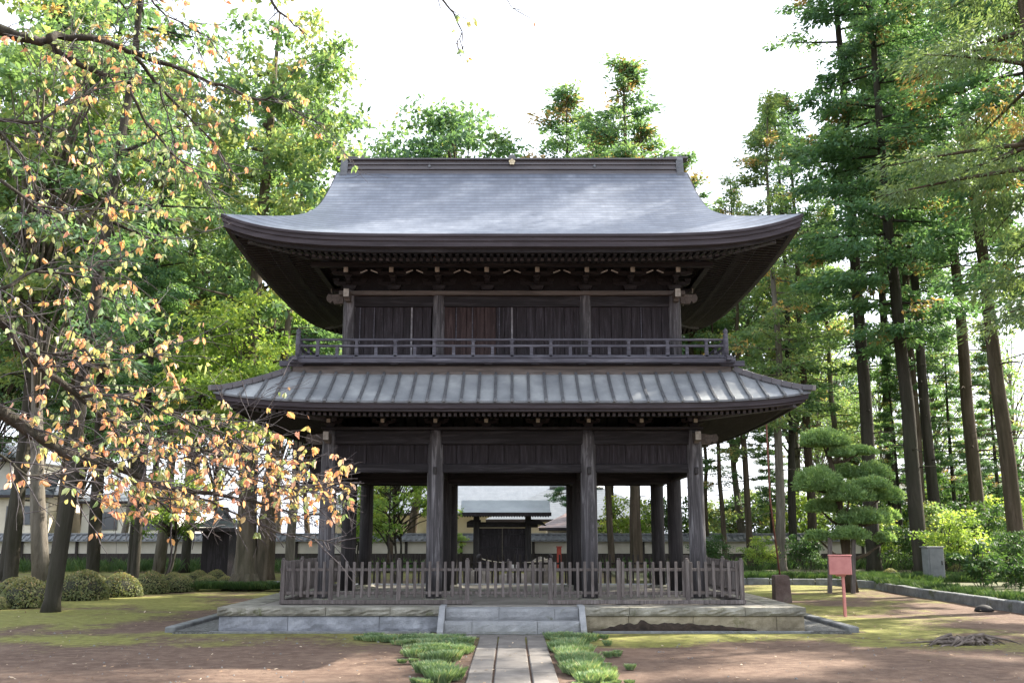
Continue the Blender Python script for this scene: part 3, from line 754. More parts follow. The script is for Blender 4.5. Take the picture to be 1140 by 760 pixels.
m = eave([(.14, -.225), (.15, -.30), (.20, -.31)], UX, UY, UZ, UU, UP, UF); m.build('eave_fascia', Mt['beam'], upper)
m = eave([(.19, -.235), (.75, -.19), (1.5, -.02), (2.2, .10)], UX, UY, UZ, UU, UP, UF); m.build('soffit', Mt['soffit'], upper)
def rafters(Xe, Ye, Z, U, p, fade, i0, d0, i1, d1, sp, w, h, name, par, ends=True, xin=.15):
    m = MB(); e = MB()
    for axis_i, (A, B) in enumerate(((Xe, Ye), (Ye, Xe))):
        pp = p if axis_i == 0 else PS
        n = int((A - i0 - xin) * 2 / sp)
        for i in range(n + 1):
            a = -(A - i0 - xin) + i * 2 * (A - i0 - xin) / n
            # rafters near a corner stop at the hip
            over = abs(a) - (A - i1); ii1 = i1 - max(0, over) if over > 0 else i1
            if ii1 < i0 + .08: continue
            for s in (-1, 1):
                z0 = Z + d0 + upz(U, pp, fade, A, 1e9, a, 0, i0); dd = d0 + (d1 - d0) * (ii1 - i0) / (i1 - i0)
                z1 = Z + dd + upz(U, pp, fade, A, 1e9, min(abs(a), A - ii1), 0, ii1)
                if axis_i == 0: p0 = (a, YC + s * (B - i0), z0); p1 = (a, YC + s * (B - ii1), z1)
                else: p0 = (s * (B - i0), YC + a, z0); p1 = (s * (B - ii1), YC + a, z1)
                m.beam(p0, p1, w, h, 0)
                if ends:
                    dv = (Vector(p0) - Vector(p1)).normalized(); e.beam(Vector(p0), Vector(p0) + dv * .008, w * .92, h * .92, 0)
    o = m.build(name, Mt['rafter'], par)
    if ends: e.build(name[:-1] + '_ends', Mt['rail'], par)
    return o
rafters(UX, UY, UZ, UU, UP, UF, .22, -.30, .95, -.24, .125, .06, .06, 'flying_rafters', upper, False)
rafters(UX, UY, UZ, UU, UP, UF, .66, -.285, 2.1, .02, .125, .07, .075, 'base_rafters', upper)
m = eave([(.60, -.245), (.60, -.20), (.72, -.20)], UX, UY, UZ, UU, UP, UF); m.build('rafter_board', Mt['beam'], upper)
for sx in (-1, 1):
    for sy in (-1, 1):
        m = MB(); m.beam((sx * 3.1, YC + sy * 2.2, UZ + .02), (sx * (UX - .42), YC + sy * (UY - .42), UZ + .055), .15, .20); m.build('hip_rafter', Mt['rail'], upper)
        m = MB(); m.beam((sx * 3.9, YC + sy * 3.0, UZ - .05), (sx * (UX - .14), YC + sy * (UY - .14), UZ + .20), .12, .14); m.build('hip_rafter', Mt['beam'], upper)
# perlin under rafters
m = MB()
for s in (-1, 1):
    m.bx(-3.9, 3.9, YC + s * 2.86 - .06, YC + s * 2.86 + .06, 6.70, 6.80, .01); m.bx(s * 3.81 - .06, s * 3.81 + .06, YC - 2.79, YC + 2.79, 6.70, 6.80, .01)
m.build('eave_purlin', Mt['beam'], upper)
# ridge of stacked courses
rz0 = zt(T) - .06
rd = MB(); prof = [(.34, 0), (.34, .05), (.26, .055), (.26, .13), (.30, .135), (.30, .165), (.24, .17), (.24, .25), (.28, .255), (.28, .285), (.22, .29), (.22, .36), (.30, .365), (.30, .40), (.16, .45)]
poly = [(YC - a_, rz0 + b_) for a_, b_ in prof] + [(YC + a_, rz0 + b_) for a_, b_ in prof[::-1]]
rd.prism(poly, 'x', -3.72, 3.72); ridge = rd.build('ridge', Mt['ridge'], upper)
for s in (-1, 1):
    m = MB(); pf = [(.40, -.16), (.42, -.05), (.36, -.02), (.36, .05), (.32, .07), (.32, .15), (.30, .17), (.30, .26), (.27, .28), (.27, .37), (.22, .44), (.10, .47)]
    poly = [(YC - a_, rz0 + b_) for a_, b_ in pf] + [(YC + a_, rz0 + b_) for a_, b_ in pf[::-1]]
    m.prism(poly, 'x', s * 3.70, s * 3.86)
    for a_ in (.33, .30, .27): pass
    m.build('ridge_end_ornament', Mt['batten'], upper)
    m = MB(); m.prism([(s * 3.35, rz0 + .452), (s * 3.40, rz0 + .56), (s * 3.46, rz0 + .452)], 'y', YC - .12, YC + .12); m.build('ridge_finial', Mt['kerb'], upper)
    m = MB(); m.box((s * 3.75, YC, rz0 + .475), (.5, .3, .05), bev=.01); m.build('ridge_cap', Mt['ridge'], upper)
m = MB(); m.prism([(-.10, rz0 + .44), (-.07, rz0 + .53), (0, rz0 + .56), (.07, rz0 + .53), (.10, rz0 + .44)], 'y', YC - .12, YC + .12); m.build('ridge_finial', Mt['kerb'], upper)
m = MB()
for a_ in range(5):
    an = R(90 + 72 * a_); cx, cz = math.cos(an) * .042, math.sin(an) * .042
    m.prism([(cx + .032 * math.cos(q), rz0 + .30 + cz + .032 * math.sin(q)) for q in [k_ * math.pi / 4 for k_ in range(8)]], 'y', YC - .325, YC - .30)
m.prism([(.02 * math.cos(q), rz0 + .30 + .02 * math.sin(q)) for q in [k_ * math.pi / 4 for k_ in range(8)]], 'y', YC - .335, YC - .30)
gold = mnoise('pale_gold_crest', [(.3, (.45, .36, .20)), (.7, (.7, .62, .45))], 20, rough=.4, metal=.3); m.build('crest', gold, upper)
for x in (-1.86, 1.86):
    m = MB(); m.prism([(x + .03 * math.cos(q), rz0 + .21 + .03 * math.sin(q)) for q in [k_ * math.pi / 4 for k_ in range(8)]], 'y', YC - .30, YC - .235); m.build('ridge_stud', Mt['batten'], upper)

# ---- lower roof
LX, LY, LZ, LU, LP, LF = 5.22, 4.28, 3.90, .17, 6.0, 1.6
m = MB(); n = 40
prof = [(0, 0), (.25, .125), (.5, .265), (.8, .45), (1.08, .65)]
rr = [ring(LX, LY, i_, LZ + d_, LU, LP, LF) for i_, d_ in prof]; nn = len(rr[0])
m.add([q for r_ in rr for q in r_], [(i * nn + j, i * nn + (j + 1) % nn, (i + 1) * nn + (j + 1) % nn, (i + 1) * nn + j) for i in range(4) for j in range(nn)])
lower = m.build('lower_roof', Mt['metal'], gate)
def lz(inset):
    for (a_, za), (b_, zb) in zip(prof[:-1], prof[1:]):
        if inset <= b_: return za + (zb - za) * (inset - a_) / (b_ - a_)
    return prof[-1][1]
def battens(A, B, ax, sp):
    n = int(A / sp)
    for i in range(-n, n + 1):
        a = i * sp
        imax = min(1.08, A - abs(a) - .03)
        if imax < .12: continue
        for s in (-1, 1):
            m = MB(); pts = []
            for q in range(6):
                ins = -.012 + (imax + .012) * q / 5
                z = LZ + lz(max(0, ins)) + upz(LU, LP if ax == 0 else PS, LF, A, 1e9, a, 0, ins) + .018
                pts.append((a, YC + s * (B - ins), z) if ax == 0 else (s * (B - ins), YC + a, z))
            for p_, q_ in zip(pts[:-1], pts[1:]): m.beam(p_, q_, .05, .045, .006)
            m.box((pts[0][0], pts[0][1], pts[0][2] - .012), (.058, .058, .06), bev=.01)
            m.build('seam_batten', Mt['batten'], lower)
battens(LX, LY, 0, .298); battens(LY, LX, 1, .30)
for sx in (-1, 1):
    for sy in (-1, 1):
        m = MB(); pts = []
        for q in range(9):
            ins = -.06 + 1.12 * q / 8
            pts.append(Vector((sx * (LX - ins), YC + sy * (LY - ins), LZ + lz(max(0, ins)) + LU * max(0, 1 - ins / LF) + .045)))
        for p_, q_ in zip(pts[:-1], pts[1:]): m.beam(p_, q_, .13, .10, .01)
        m.build('hip_ridge', Mt['ridge'], lower)
m = eave([(0, .002), (-.01, -.004), (-.01, -.035), (.02, -.04)], LX, LY, LZ, LU, LP, LF); m.build('drip_edge', Mt['batten'], lower)
m = eave([(.02, -.03), (.03, -.125), (.08, -.13), (.08, -.17), (.14, -.18)], LX, LY, LZ, LU, LP, LF); m.build('eave_fascia', Mt['fascia'], lower)
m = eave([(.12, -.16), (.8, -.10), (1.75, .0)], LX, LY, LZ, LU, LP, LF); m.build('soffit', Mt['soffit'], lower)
rafters(LX, LY, LZ, LU, LP, LF, .36, -.195, 1.7, -.06, .1, .058, .062, 'base_rafters', lower, xin=.12)
for sx in (-1, 1):
    for sy in (-1, 1):
        m = MB(); m.beam((sx * 3.4, YC + sy * 2.5, LZ - .09), (sx * (LX - .22), YC + sy * (LY - .22), LZ - .005), .13, .17); m.build('hip_rafter', Mt['rail'], lower)
# pale board above lower roof
m = MB(); hx, hy = 4.10, 3.18
for s in (-1, 1):
    m.bx(-hx, hx, YC + s * hy - .04, YC + s * hy + .04, 4.50, 4.70, .008); m.bx(s * hx - .04, s * hx + .04, YC - hy + .041, YC + hy - .041, 4.50, 4.70, .008)
m.build('flashing_board', Mt['lbeam'], gate)
# ---- balcony
bal = MB(); bz = 4.83
fx, fy = 4.14, 3.42
nb = 30
bal.bx(-fx, fx, YC - fy, YC - fy + .16, bz - .10, bz - .015, .01); bal.bx(-fx, fx, YC + fy - .16, YC + fy, bz - .10, bz - .015, .01)
bal.bx(-fx, -fx + .16, YC - fy + .161, YC + fy - .161, bz - .10, bz - .015, .01); bal.bx(fx - .16, fx, YC - fy + .161, YC + fy - .161, bz - .10, bz - .015, .01)
balc = bal.build('balcony', Mt['rail'], gate)
m = MB()
for q in range(28):
    x = -fx + .01 + q * (2 * fx - .02) / 28; w = (2 * fx - .02) / 28
    for s in (-1, 1): m.box((x + w / 2, YC + s * (fy - .5), bz - .002), (w - .006, 1.02, .022), bev=.003)
for q in range(20):
    y = YC - fy + 1.02 + q * (2 * fy - 2.04) / 20; w = (2 * fy - 2.04) / 20
    for s in (-1, 1): m.box((s * (fx - .45), y + w / 2, bz - .002), (.92, w - .006, .022), bev=.003)
m.build('floor_boards', Mt['rail'], balc)
m = MB()
for s in (-1, 1): m.bx(-3.98, 3.98, YC + s * 3.20 - .06, YC + s * 3.20 + .06, 4.705, 4.80, .01)
for s in (-1, 1): m.bx(s * 3.98 - .06, s * 3.98 + .06, YC - 3.13, YC + 3.13, 4.705, 4.80, .01)
m.build('bearer_beam', Mt['beam'], balc)
for x in [k_ * .875 - 3.94 for k_ in range(10)]:
    for s in (-1, 1):
        m = MB(); m.box((x, YC + s * (3.30), 4.745), (.15, .09, .055), bev=.01); m.build('joist_end', Mt['rail'], balc)
for sx in (-1, 1):
    for sy in (-1, 1):
        m = MB(); m.beam((sx * 3.9, YC + sy * 3.2, 4.735), (sx * 4.34, YC + sy * 3.2, 4.745), .12, .10); m.beam((sx * 4.0, YC + sy * 3.30, 4.80), (sx * 4.0, YC + sy * 3.56, 4.80), .1, .08); m.build('corner_beam_end', Mt['rail'], balc)
rx, ry = 4.02, 3.17
for sx in (-1, 1):
    for sy in (-1, 1):
        m = MB(); m.lathe((sx * rx, YC + sy * ry, bz), [(.05, 0), (.05, .42), (.035, .43), (.052, .455), (.052, .475), (.03, .485), (.048, .52), (.045, .55), (.008, .60)], 14); m.build('corner_post', Mt['rail'], balc)
for z, r_, ext in ((.375, .024, .0), (.255, .028, 0), (.06, .03, 0)):
    for s in (-1, 1):
        m = MB()
        if z > .3: m.tube([(-rx, YC + s * ry, bz + z), (rx, YC + s * ry, bz + z)], r_, 8)
        else: m.bx(-rx + .04, rx - .04, YC + s * ry - r_, YC + s * ry + r_, bz + z - .022, bz + z + .022, .005)
        m.build('rail', Mt['rail'], balc)
        m = MB()
        if z > .3: m.tube([(s * rx, YC - ry, bz + z), (s * rx, YC + ry, bz + z)], r_, 8)
        else: m.bx(s * rx - r_, s * rx + r_, YC - ry + .04, YC + ry - .04, bz + z - .022, bz + z + .022, .005)
        m.build('rail', Mt['rail'], balc)
for i in range(-10, 11):
    x = i * .365
    for s in (-1, 1):
        m = MB()
        if i % 2 == 0:
            m.box((x, YC + s * ry, bz + .14), (.07, .06, .26), bev=.008); m.box((x, YC + s * ry, bz + .315), (.055, .055, .09), bev=.006); m.box((x, YC + s * ry, bz + .345), (.085, .065, .02), bev=.004)
        else: m.box((x, YC + s * ry, bz + .145), (.06, .05, .19), bev=.006)
        m.build('baluster', Mt['rail'], balc)
for i in range(-8, 9):
    y = YC + i * .365
    for s in (-1, 1):
        m = MB()
        m.box((s * rx, y, bz + (.14 if i % 2 == 0 else .145)), (.06, .06, .26 if i % 2 == 0 else .19), bev=.008)
        if i % 2 == 0: m.box((s * rx, y, bz + .325), (.055, .055, .09), bev=.006)
        m.build('baluster', Mt['rail'], balc)
# ---- upper storey
Mt['batten2'] = mnoise('pale_joint_batten', [(.3, (.09, .085, .09)), (.7, (.30, .29, .30))], 9)
m = MB(); m.lathe((0, 0, 0), [(.122, 0), (.122, 1.2), (.115, 1.42), (.10, 1.53)], 18); uc = m.mesh('upper_column'); uc.materials.append(Mt['col'])
for Y in (19.25, 21.55, 23.85):
    for X in (-3.22, -1.45, 1.45, 3.22):
        if Y == 21.55 and abs(X) < 2: continue
        part_at('upper_column', uc, None, gate, (X, Y, bz + .01), X * 2 + Y)
sp3 = [(-3.22, -1.45), (-1.45, 1.45), (1.45, 3.22)]
pr = random.Random(12)
for Y in (19.25, 23.85):
    for si, (a_, b_) in enumerate(sp3):
        m = MB(); m.bx(a_ + .09, b_ - .09, Y - .06, Y + .06, 6.03, 6.24, .008); m.build('tie_beam', Mt['beam'], gate)
        m = MB(); m.bx(a_ + .09, b_ - .09, Y - .07, Y + .07, bz + .02, bz + .16, .008); m.build('sill_beam', Mt['rail'], gate)
        x = a_ + .11; q = 0
        bb = MB(); rb = MB()
        while x < b_ - .12:
            w = pr.uniform(.16, .24); w = min(w, b_ - .11 - x)
            if w < .05: break
            (rb if (si == 1 and x < -.45) else bb).box((x + w / 2, Y + pr.uniform(-.006, .006), (bz + .16 + 6.03) / 2), (w - .006, .035, 6.03 - bz - .16), bev=.004); x += w
        bb.build('board_wall', Mt['panel'], gate)
        if rb.v: rb.build('board_wall', Mt['redpanel'], gate)
    m = MB(); m.bx(-3.42, 3.42, Y - .14, Y + .14, 6.25, 6.34, .01); m.build('wall_plate', Mt['lbeam'], gate)
    m = MB(); m.bx(-3.3, 3.3, Y - .02, Y + .02, 6.342, 6.95, 0); m.build('frieze_panel', Mt['soffit'], gate)
    # chalky battens over the joints
    for x, z0 in ((-1.98, 5.05), (-.0, 5.05), (-1.1, 5.35), (-.78, 5.4), (-.25, 5.4), (2.55, 5.4), (-3.0, 5.3), (-2.72, 5.4)):
        if Y < 20:
            wd = .035 if z0 < 5.2 else .018
            m = MB(); m.box((x, Y - .036, (z0 + 6.02) / 2), (wd, .02, 6.02 - z0), bev=.003); m.build('joint_batten', Mt['batten2'] if z0 < 5.2 else Mt['rail'], gate)
for s in (-1, 1):
    m = MB(); m.bx(s * 3.22 - .06, s * 3.22 + .06, 19.36, 23.74, 6.03, 6.24, .008); m.bx(s * 3.22 - .07, s * 3.22 + .07, 19.36, 23.74, bz + .02, bz + .16, .008); m.build('tie_beam', Mt['beamy'], gate)
    m = MB(); m.bx(s * 3.22 - .14, s * 3.22 + .14, 19.40, 23.70, 6.25, 6.34, .008); m.build('wall_plate', Mt['beamy'], gate)
    m = MB(); m.bx(s * 3.22 - .02, s * 3.22 + .02, 19.3, 23.8, bz + .16, 6.03, 0); m.build('board_wall', Mt['panel'], gate)
    m = MB(); m.bx(s * 3.22 - .02, s * 3.22 + .02, 19.28, 23.82, 6.342, 6.95, 0); m.build('frieze_panel', Mt['soffit'], gate)
for s in (-1, 1):
    for y in (20.3, 22.8):
        pass
# lattice of the side stair, hanging on the left of the lower storey
lat = MB()
m = MB(); a0 = P(327, 495, 22.2); a1 = P(345, 535, 22.2)
for q in range(5):
    x = a0.x + (a1.x - a0.x) * q / 4; m.box((x, 22.2, (a0.z + a1.z) / 2 + .15), (.03, .03, 1.1), bev=.003)
for z in (a1.z - .05, a1.z + .35, a1.z + .7): m.box(((a0.x + a1.x) / 2, 22.2, z), (.42, .035, .05), bev=.004)
m.build('stair_lattice', Mt['beam'], gate)
m = MB(); m.bx(a1.x + .02, -3.62, 22.18, 22.22, a1.z - .1, 3.6, .004); m.bx(a0.x - .03, -3.62, 22.0, 22.9, a1.z - .2, a1.z - .12, .004); m.build('stair_panel', Mt['panel'], gate)

# ================================================================== FENCES
m = MB(); m.box((0, 0, 0), (.052, .026, .60), bev=.004); m.v = [(x, y, z + (.012 if z > .2 and abs(x) < .023 else 0)) for x, y, z in m.v]; pkme = m.mesh('picket'); pkme.materials.append(Mt['fence'])
m = MB(); m.box((0, 0, 0), (.075, .07, .74), bev=.006); m.box((0, 0, .385), (.055, .05, .03), bev=.01); psme = m.mesh('fence_post'); psme.materials.append(Mt['fence'])
m = MB(); m.box((0, 0, 0), (.05, .03, 1.02), bev=.004); dkme = m.mesh('picket'); dkme.materials.append(Mt['darkfence'])
FR = random.Random(21)
def fence(a, b, label, posts, sill=True, z0=.4, group='weathered picket fence sections', dark=False, sp=.134):
    a = Vector((a[0], a[1], z0)); b = Vector((b[0], b[1], z0)); L = (b - a).length; d = (b - a) / L; rz = math.atan2(d.y, d.x)
    t = thing('picket_fence', (a + b) / 2, label, 'fence', group); nrm = Vector((-d.y, d.x, 0))
    M_ = Mt['darkfence'] if dark else Mt['fence']
    n = int(L / sp); off = (L - n * sp) / 2 + sp / 2
    for i in range(n):
        s = off + i * sp
        if min([abs(s - p_) for p_ in posts] + [9]) < .062: continue
        p = a + d * (s + FR.uniform(-.005, .005)) + Vector((0, 0, (.43 if not dark else .58) + FR.uniform(-.01, .006)))
        o = part_at('picket', dkme if dark else pkme, None, t, p, rz + FR.uniform(-.03, .03)); o.rotation_euler.x = FR.uniform(-.012, .012); o.rotation_euler.y = FR.uniform(-.012, .012)
    for s in posts: part_at('fence_post', psme, None, t, a + d * s + Vector((0, 0, .40)), rz).scale = (1, 1, 1.45 if dark else 1)
    for z in ((.60, .20) if not dark else (.86, .30)):
        m = MB(); q = nrm * .028; m.beam(a + q + Vector((0, 0, z)), b + q + Vector((0, 0, z)), .03, .05, .005); m.build('fence_rail', M_, t)
    if sill:
        m = MB(); m.beam(a + Vector((0, 0, .045)), b + Vector((0, 0, .045)), .085, .07, .008); m.build('fence_sill', M_, t)
    return t
fence((-4.08, 18.08), (-.70, 18.08), 'grey picket fence section along the platform left of the steps', [.03, .88, 2.08, 3.29])
fence((-.66, 18.10), (.60, 18.10), 'grey picket fence section without sill, behind the two steps', [], False)
fence((.63, 18.08), (4.10, 18.08), 'grey picket fence section along the platform right of the steps', [.05, 1.26, 2.47, 3.43])
fence((-4.08, 18.15), (-4.08, 25.0), 'grey picket fence running back along the left side of the platform', [1.7, 3.4, 5.1, 6.8])
fence((4.10, 18.15), (4.10, 25.0), 'grey picket fence running back along the right side of the platform', [1.7, 3.4, 5.1, 6.8])
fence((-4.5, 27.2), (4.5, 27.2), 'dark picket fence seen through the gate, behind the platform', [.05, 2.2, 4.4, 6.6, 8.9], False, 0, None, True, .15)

# ================================================================== SMALL OBJECTS
redp = mnoise('faded_red_paint', [(.3, (.46, .17, .16)), (.7, (.60, .26, .24))], 5, rough=.45, fine=(30, .25, (.35, .12, .10)))
b0 = P(941, 685, 20.8)
t = thing('red_box', (b0.x, 20.8, 0), 'faded red metal box on a thin red post to the right of the platform', 'box')
m = MB(); m.box((b0.x, 20.8, .40), (.055, .055, .86), bev=.006); m.build('post', redp, t)
m = MB(); m.box((b0.x - .04, 20.8, 1.0), (.44, .34, .37), rz=R(-18), bev=.012); m.build('box_body', redp, t)
m = MB(); m.box((b0.x - .04, 20.8, 1.197), (.47, .37, .02), rz=R(-18), bev=.006); m.box((b0.x - .04, 20.8, .80), (.2, .2, .03), rz=R(-18), bev=.006); m.build('lid', redp, t)
# stone block with a rusty pole
t = tag(None or bpy.data.objects.new('tmp', None)); bpy.data.objects.remove(t)
m = MB(); X = GX(869, 25.2); m.prism([(X - .20, -.05), (X - .185, .62), (X - .12, .64), (X + .12, .64), (X + .16, .60), (X + .20, -.05)], 'y', 25.0, 25.36)
tag(m.build('stone_block', stone('reddish_block_stone', (.09, .06, .05), (.16, .115, .10), (.24, .19, .16), moss=.02), None, (X, 25.2, 0)), 'short brown stone block standing beside the right end of the platform', 'stone')
rust = mnoise('rusty_pole', [(.3, (.10, .035, .025)), (.7, (.22, .09, .06))], 12, rough=.7)
pt = P(853, 470, 24.6); m = MB(); m.tube([(X - .02, 25.2, .645), (X - .25, 24.9, 2.5), (pt.x, 24.6, pt.z)], .022, 8)
tag(m.build('metal_pole', rust, None, (X - .02, 25.2, .645)), 'thin rusty pole leaning from the stone block up to the lower eave', 'pole')
# utility cabinet
cabm = mnoise('grey_cabinet_metal', [(.3, (.13, .135, .14)), (.7, (.22, .225, .23))], 3, rough=.6, metal=.1)
Xc = GX(1040, 34.0); t = thing('utility_cabinet', (Xc, 34, .1), 'grey metal utility cabinet standing by the leaning trunk on the right', 'cabinet')
m = MB(); m.box((Xc, 34, .66), (.60, .36, 1.08), rz=R(12), bev=.015); m.build('cabinet_body', cabm, t)
m = MB(); m.box((Xc - .01, 34, 1.215), (.66, .42, .03), rz=R(12), bev=.008); m.build('cabinet_roof', cabm, t)
m = MB(); m.box((Xc + .035, 33.805, .68), (.50, .015, .92), rz=R(12), bev=.004); m.build('door', cabm, t)
m = MB(); m.box((Xc + .22, 33.83, .7), (.03, .03, .14), rz=R(12), bev=.004); m.build('handle', Mt['iron'], t)
# root clump and dark lump
pr = random.Random(4); rx_, ry_ = 6.75, 15.4
m = MB()
for i in range(90):
    a = pr.choice((.2, .5, 2.8, 3.3, 3.6, 5.9, 1.4)) + pr.gauss(0, .5); L = pr.uniform(.06, .40); z = pr.uniform(.02, .17)
    p0 = Vector((rx_ + pr.gauss(0, .17), ry_ + pr.gauss(0, .10), z * pr.random())); p2 = p0 + Vector((math.cos(a) * L * 1.4, math.sin(a) * L * .8, -z + .015)); p1 = p0.lerp(p2, .5) + Vector((pr.uniform(-.05, .05), pr.uniform(-.05, .05), pr.uniform(.0, .06)))
    m.tube([p0, p1, p2], [pr.uniform(.014, .036), .018, .005], 6)
m.tube([(rx_ - .1, ry_, .05), (rx_ - .5, ry_ - .02, .05), (rx_ - .95, ry_ + .05, .02)], [.03, .018, .006], 6)
tag(m.build('tree_stump', mnoise('dry_root_wood', [(.3, (.05, .038, .03)), (.7, (.20, .165, .14))], 9, bs=1, bd=.02), None, (rx_, ry_, 0)), 'tangled grey root stump lying on the bare earth at lower right', 'stump')
m = MB(); m.lathe((0, 0, -.02), [(.30, 0), (.28, .06), (.19, .13), (.06, .17)], 12); o = m.build('rubber_mat', mnoise('black_sheet', [(.3, (.012, .011, .011)), (.7, (.03, .027, .025))], 10), None)
o.location = (GX(1092, 22.3) , 22.3, 0); o.scale = (.72, .5, .8); o.name = 'earth_mound'; tag(o, 'small black covered mound on the ground in front of the right kerb', 'mound')
# kerb on the right
def kerb(name, pts, label, h=.16, w=.2, L=.62, seed=1, z=0):
    pr = random.Random(seed); t = thing(name, pts[0] + (0,), label, 'kerb')
    for a, b in zip(pts[:-1], pts[1:]):
        a = Vector(a + (0,)); b = Vector(b + (0,)); D = (b - a).length; n = max(1, int(D / L)); rz = math.atan2(b.y - a.y, b.x - a.x)
        for i in range(n):
            c = a.lerp(b, (i + .5) / n); m = MB(); m.box((c.x + pr.uniform(-.01, .01), c.y, h / 2 - .04 + z + pr.uniform(-.01, .012)), (D / n - .02, w, h + .08), rz=rz + pr.uniform(-.015, .015), bev=.022); m.build('kerb_stone', Mt['kerb'], t)
    return t
kerb('stone_kerb', [(11.2, 12.0), (10.9, 21.0), (10.9, 27.0), (11.2, 31.4), (10.6, 33.2), (7.8, 34.0), (4.8, 34.4)], 'curving low kerb of grey stone blocks edging the planting on the right', .20, .24, .7)
kerb('stone_kerb', [(-12.0, 20.0), (-11.8, 27.0), (-11.2, 31.0), (-9.6, 34.0), (-6.0, 34.6)], 'low grey stone kerb behind the row of clipped round shrubs', .09, .2, .7, 2)
# planting beds
def bed(name, poly, z, mat):
    m = MB(); m.prism(poly, 'z', -.05, z); return tag(m.build(name, mat), kind='structure')
bedm = mnoise('leafy_bed_soil', [(.3, (.045, .05, .022)), (.5, (.085, .085, .035)), (.72, (.13, .12, .055))], 1.4, bs=.8, bd=.05, detail=8)
bed('planting_bed', [(11.32, 8), (60, 8), (60, 49), (4, 49), (4, 34.5), (7.8, 34.12), (10.7, 33.3), (11.32, 31.4), (11.02, 27), (11.02, 21)][::-1], .10, bedm)

# clipped azalea domes
def dome_mesh(seed, n=3600):
    g = rng_(seed); p = norm(g.normal(size=(n, 3))); p[:, 2] = np.abs(p[:, 2] + .12); p = norm(p)
    lump = 1 + .05 * np.sin(p[:, 0] * 5 + seed) * np.cos(p[:, 1] * 4)
    c = p * np.array([.5, .5, .5]) * lump[:, None] * (.94 + .07 * g.random((n, 1))); c[:, 2] += .03
    d = g.normal(size=(n, 3)) + p * .7; L = .05 * (.6 + .8 * g.random(n))
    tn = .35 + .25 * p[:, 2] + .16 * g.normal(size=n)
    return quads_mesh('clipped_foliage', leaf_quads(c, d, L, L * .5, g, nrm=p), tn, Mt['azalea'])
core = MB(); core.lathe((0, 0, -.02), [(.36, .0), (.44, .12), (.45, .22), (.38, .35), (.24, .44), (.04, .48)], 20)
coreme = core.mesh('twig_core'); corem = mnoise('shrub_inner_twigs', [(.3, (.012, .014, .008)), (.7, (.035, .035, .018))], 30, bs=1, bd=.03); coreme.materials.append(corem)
doms = [dome_mesh(k) for k in (1, 2, 3)]
az = [(2, 22.8, 20, .95, 'half cut by the left picture edge'), (32, 23.4, 45, 1, 'large and brownish just left of the slim front trunk'), (93, 25.8, 46, 1, 'large brown topped just right of the slim front trunk'),
      (136, 27.4, 38, .95, 'third in the row, green, right of the big brown topped one'), (169, 29.0, 33, 1, 'fourth in the row, tall and full, with a brown crown'), (195, 31.6, 26, .95, 'partly hidden, pale topped, behind the middle of the row'),
      (203, 29.9, 30, .8, 'small and green, in front of the pale topped one'), (221, 33.5, 23, 1, 'pale brown topped towards the right end'), (231, 31.6, 24, .85, 'small dark green low one towards the right end'),
      (241, 34.8, 21, 1, 'rearmost dark one beside the hut'), (252, 32.8, 19, .85, 'low yellow green one next to the big forked trunk'), (18, 26.5, 36, .9, 'set behind the first pair at the far left'),
      (104, 30.4, 30, .95, 'pale topped one showing between two trunks behind the row'), (66, 29.2, 30, .85, 'flat one behind the slim front trunk')]
for i, (px, Y, w, hs, lab) in enumerate(az):
    X = GX(px, Y); s = w / F * Y * 1.2
    o = thing('clipped_shrub', (X, Y, -.02), 'clipped shrub at left, ' + lab, 'shrub', 'clipped round shrubs on the left', i * 1.3); o.scale = (s, s, s * hs * 1.1)
    for nm, me_ in (('foliage', doms[i % 3]), ('twig_core', coreme)):
        c = bpy.data.objects.new(nm, me_); C.objects.link(c); c.parent = o
for px, Y, w, lab in ((991, 36.5, 20, 'round clipped shrub right of the trained pine'), (1066, 37, 26, 'round clipped shrub behind the grey cabinet')):
    s = w / F * Y; o = thing('clipped_shrub', (GX(px, Y), Y, .08), lab, 'shrub'); o.scale = (s, s, s)
    for nm, me_ in (('foliage', doms[0]), ('twig_core', coreme)):
        c = bpy.data.objects.new(nm, me_); C.objects.link(c); c.parent = o

# ================================================================== BACK WALL, REAR GATE, BUILDINGS
plaster = mnoise('cream_plaster', [(.3, (.50, .45, .36)), (.55, (.62, .57, .47)), (.8, (.70, .66, .57))], .8, bs=.05, fine=(6, .25, (.36, .32, .26)))
darkb = wood('dark_fence_boards', (.02, .016, .013), (.045, .036, .030), (.09, .075, .065), 'z', 6)
tile = mnoise('grey_wall_tiles', [(.3, (.10, .105, .11)), (.7, (.22, .225, .23))], 5, rough=.5)
def wall(x0, x1, Y, label):
    t = thing('plaster_wall', ((x0 + x1) / 2, Y, 0), label, 'wall')
    m = MB(); m.bx(x0, x1, Y, Y + .2, .72, 1.30, 0); m.build('plaster_band', plaster, t)
    m = MB(); m.bx(x0, x1, Y - .03, Y + .23, -.1, .715, 0); m.build('board_base', darkb, t)
    m = MB(); m.prism([(Y - .36, 1.30), (Y - .34, 1.37), (Y + .06, 1.60), (Y + .14, 1.60), (Y + .54, 1.37), (Y + .56, 1.30)], 'x', x0, x1)
    n = int((x1 - x0) / .28)
    for i in range(n):
        x = x0 + (i + .5) * (x1 - x0) / n; m.beam((x, Y - .36, 1.375), (x, Y + .07, 1.615), .10, .05, 0)
    m.bx(x0, x1, Y + .02, Y + .18, 1.60, 1.70, .02); m.build('tiled_roof', tile, t)
    x = x0 + .1
    while x < x1:
        m = MB(); m.bx(x - .07, x + .07, Y - .07, Y - .031, -.1, 1.29, 0); m.build('post', darkb, t); x += 2.7
wall(-62, -1.75, 50, 'cream plaster wall with dark boards and tiled top, left of the rear gate')
wall(.95, 62, 50, 'cream plaster wall with dark boards and tiled top, right of the rear gate')
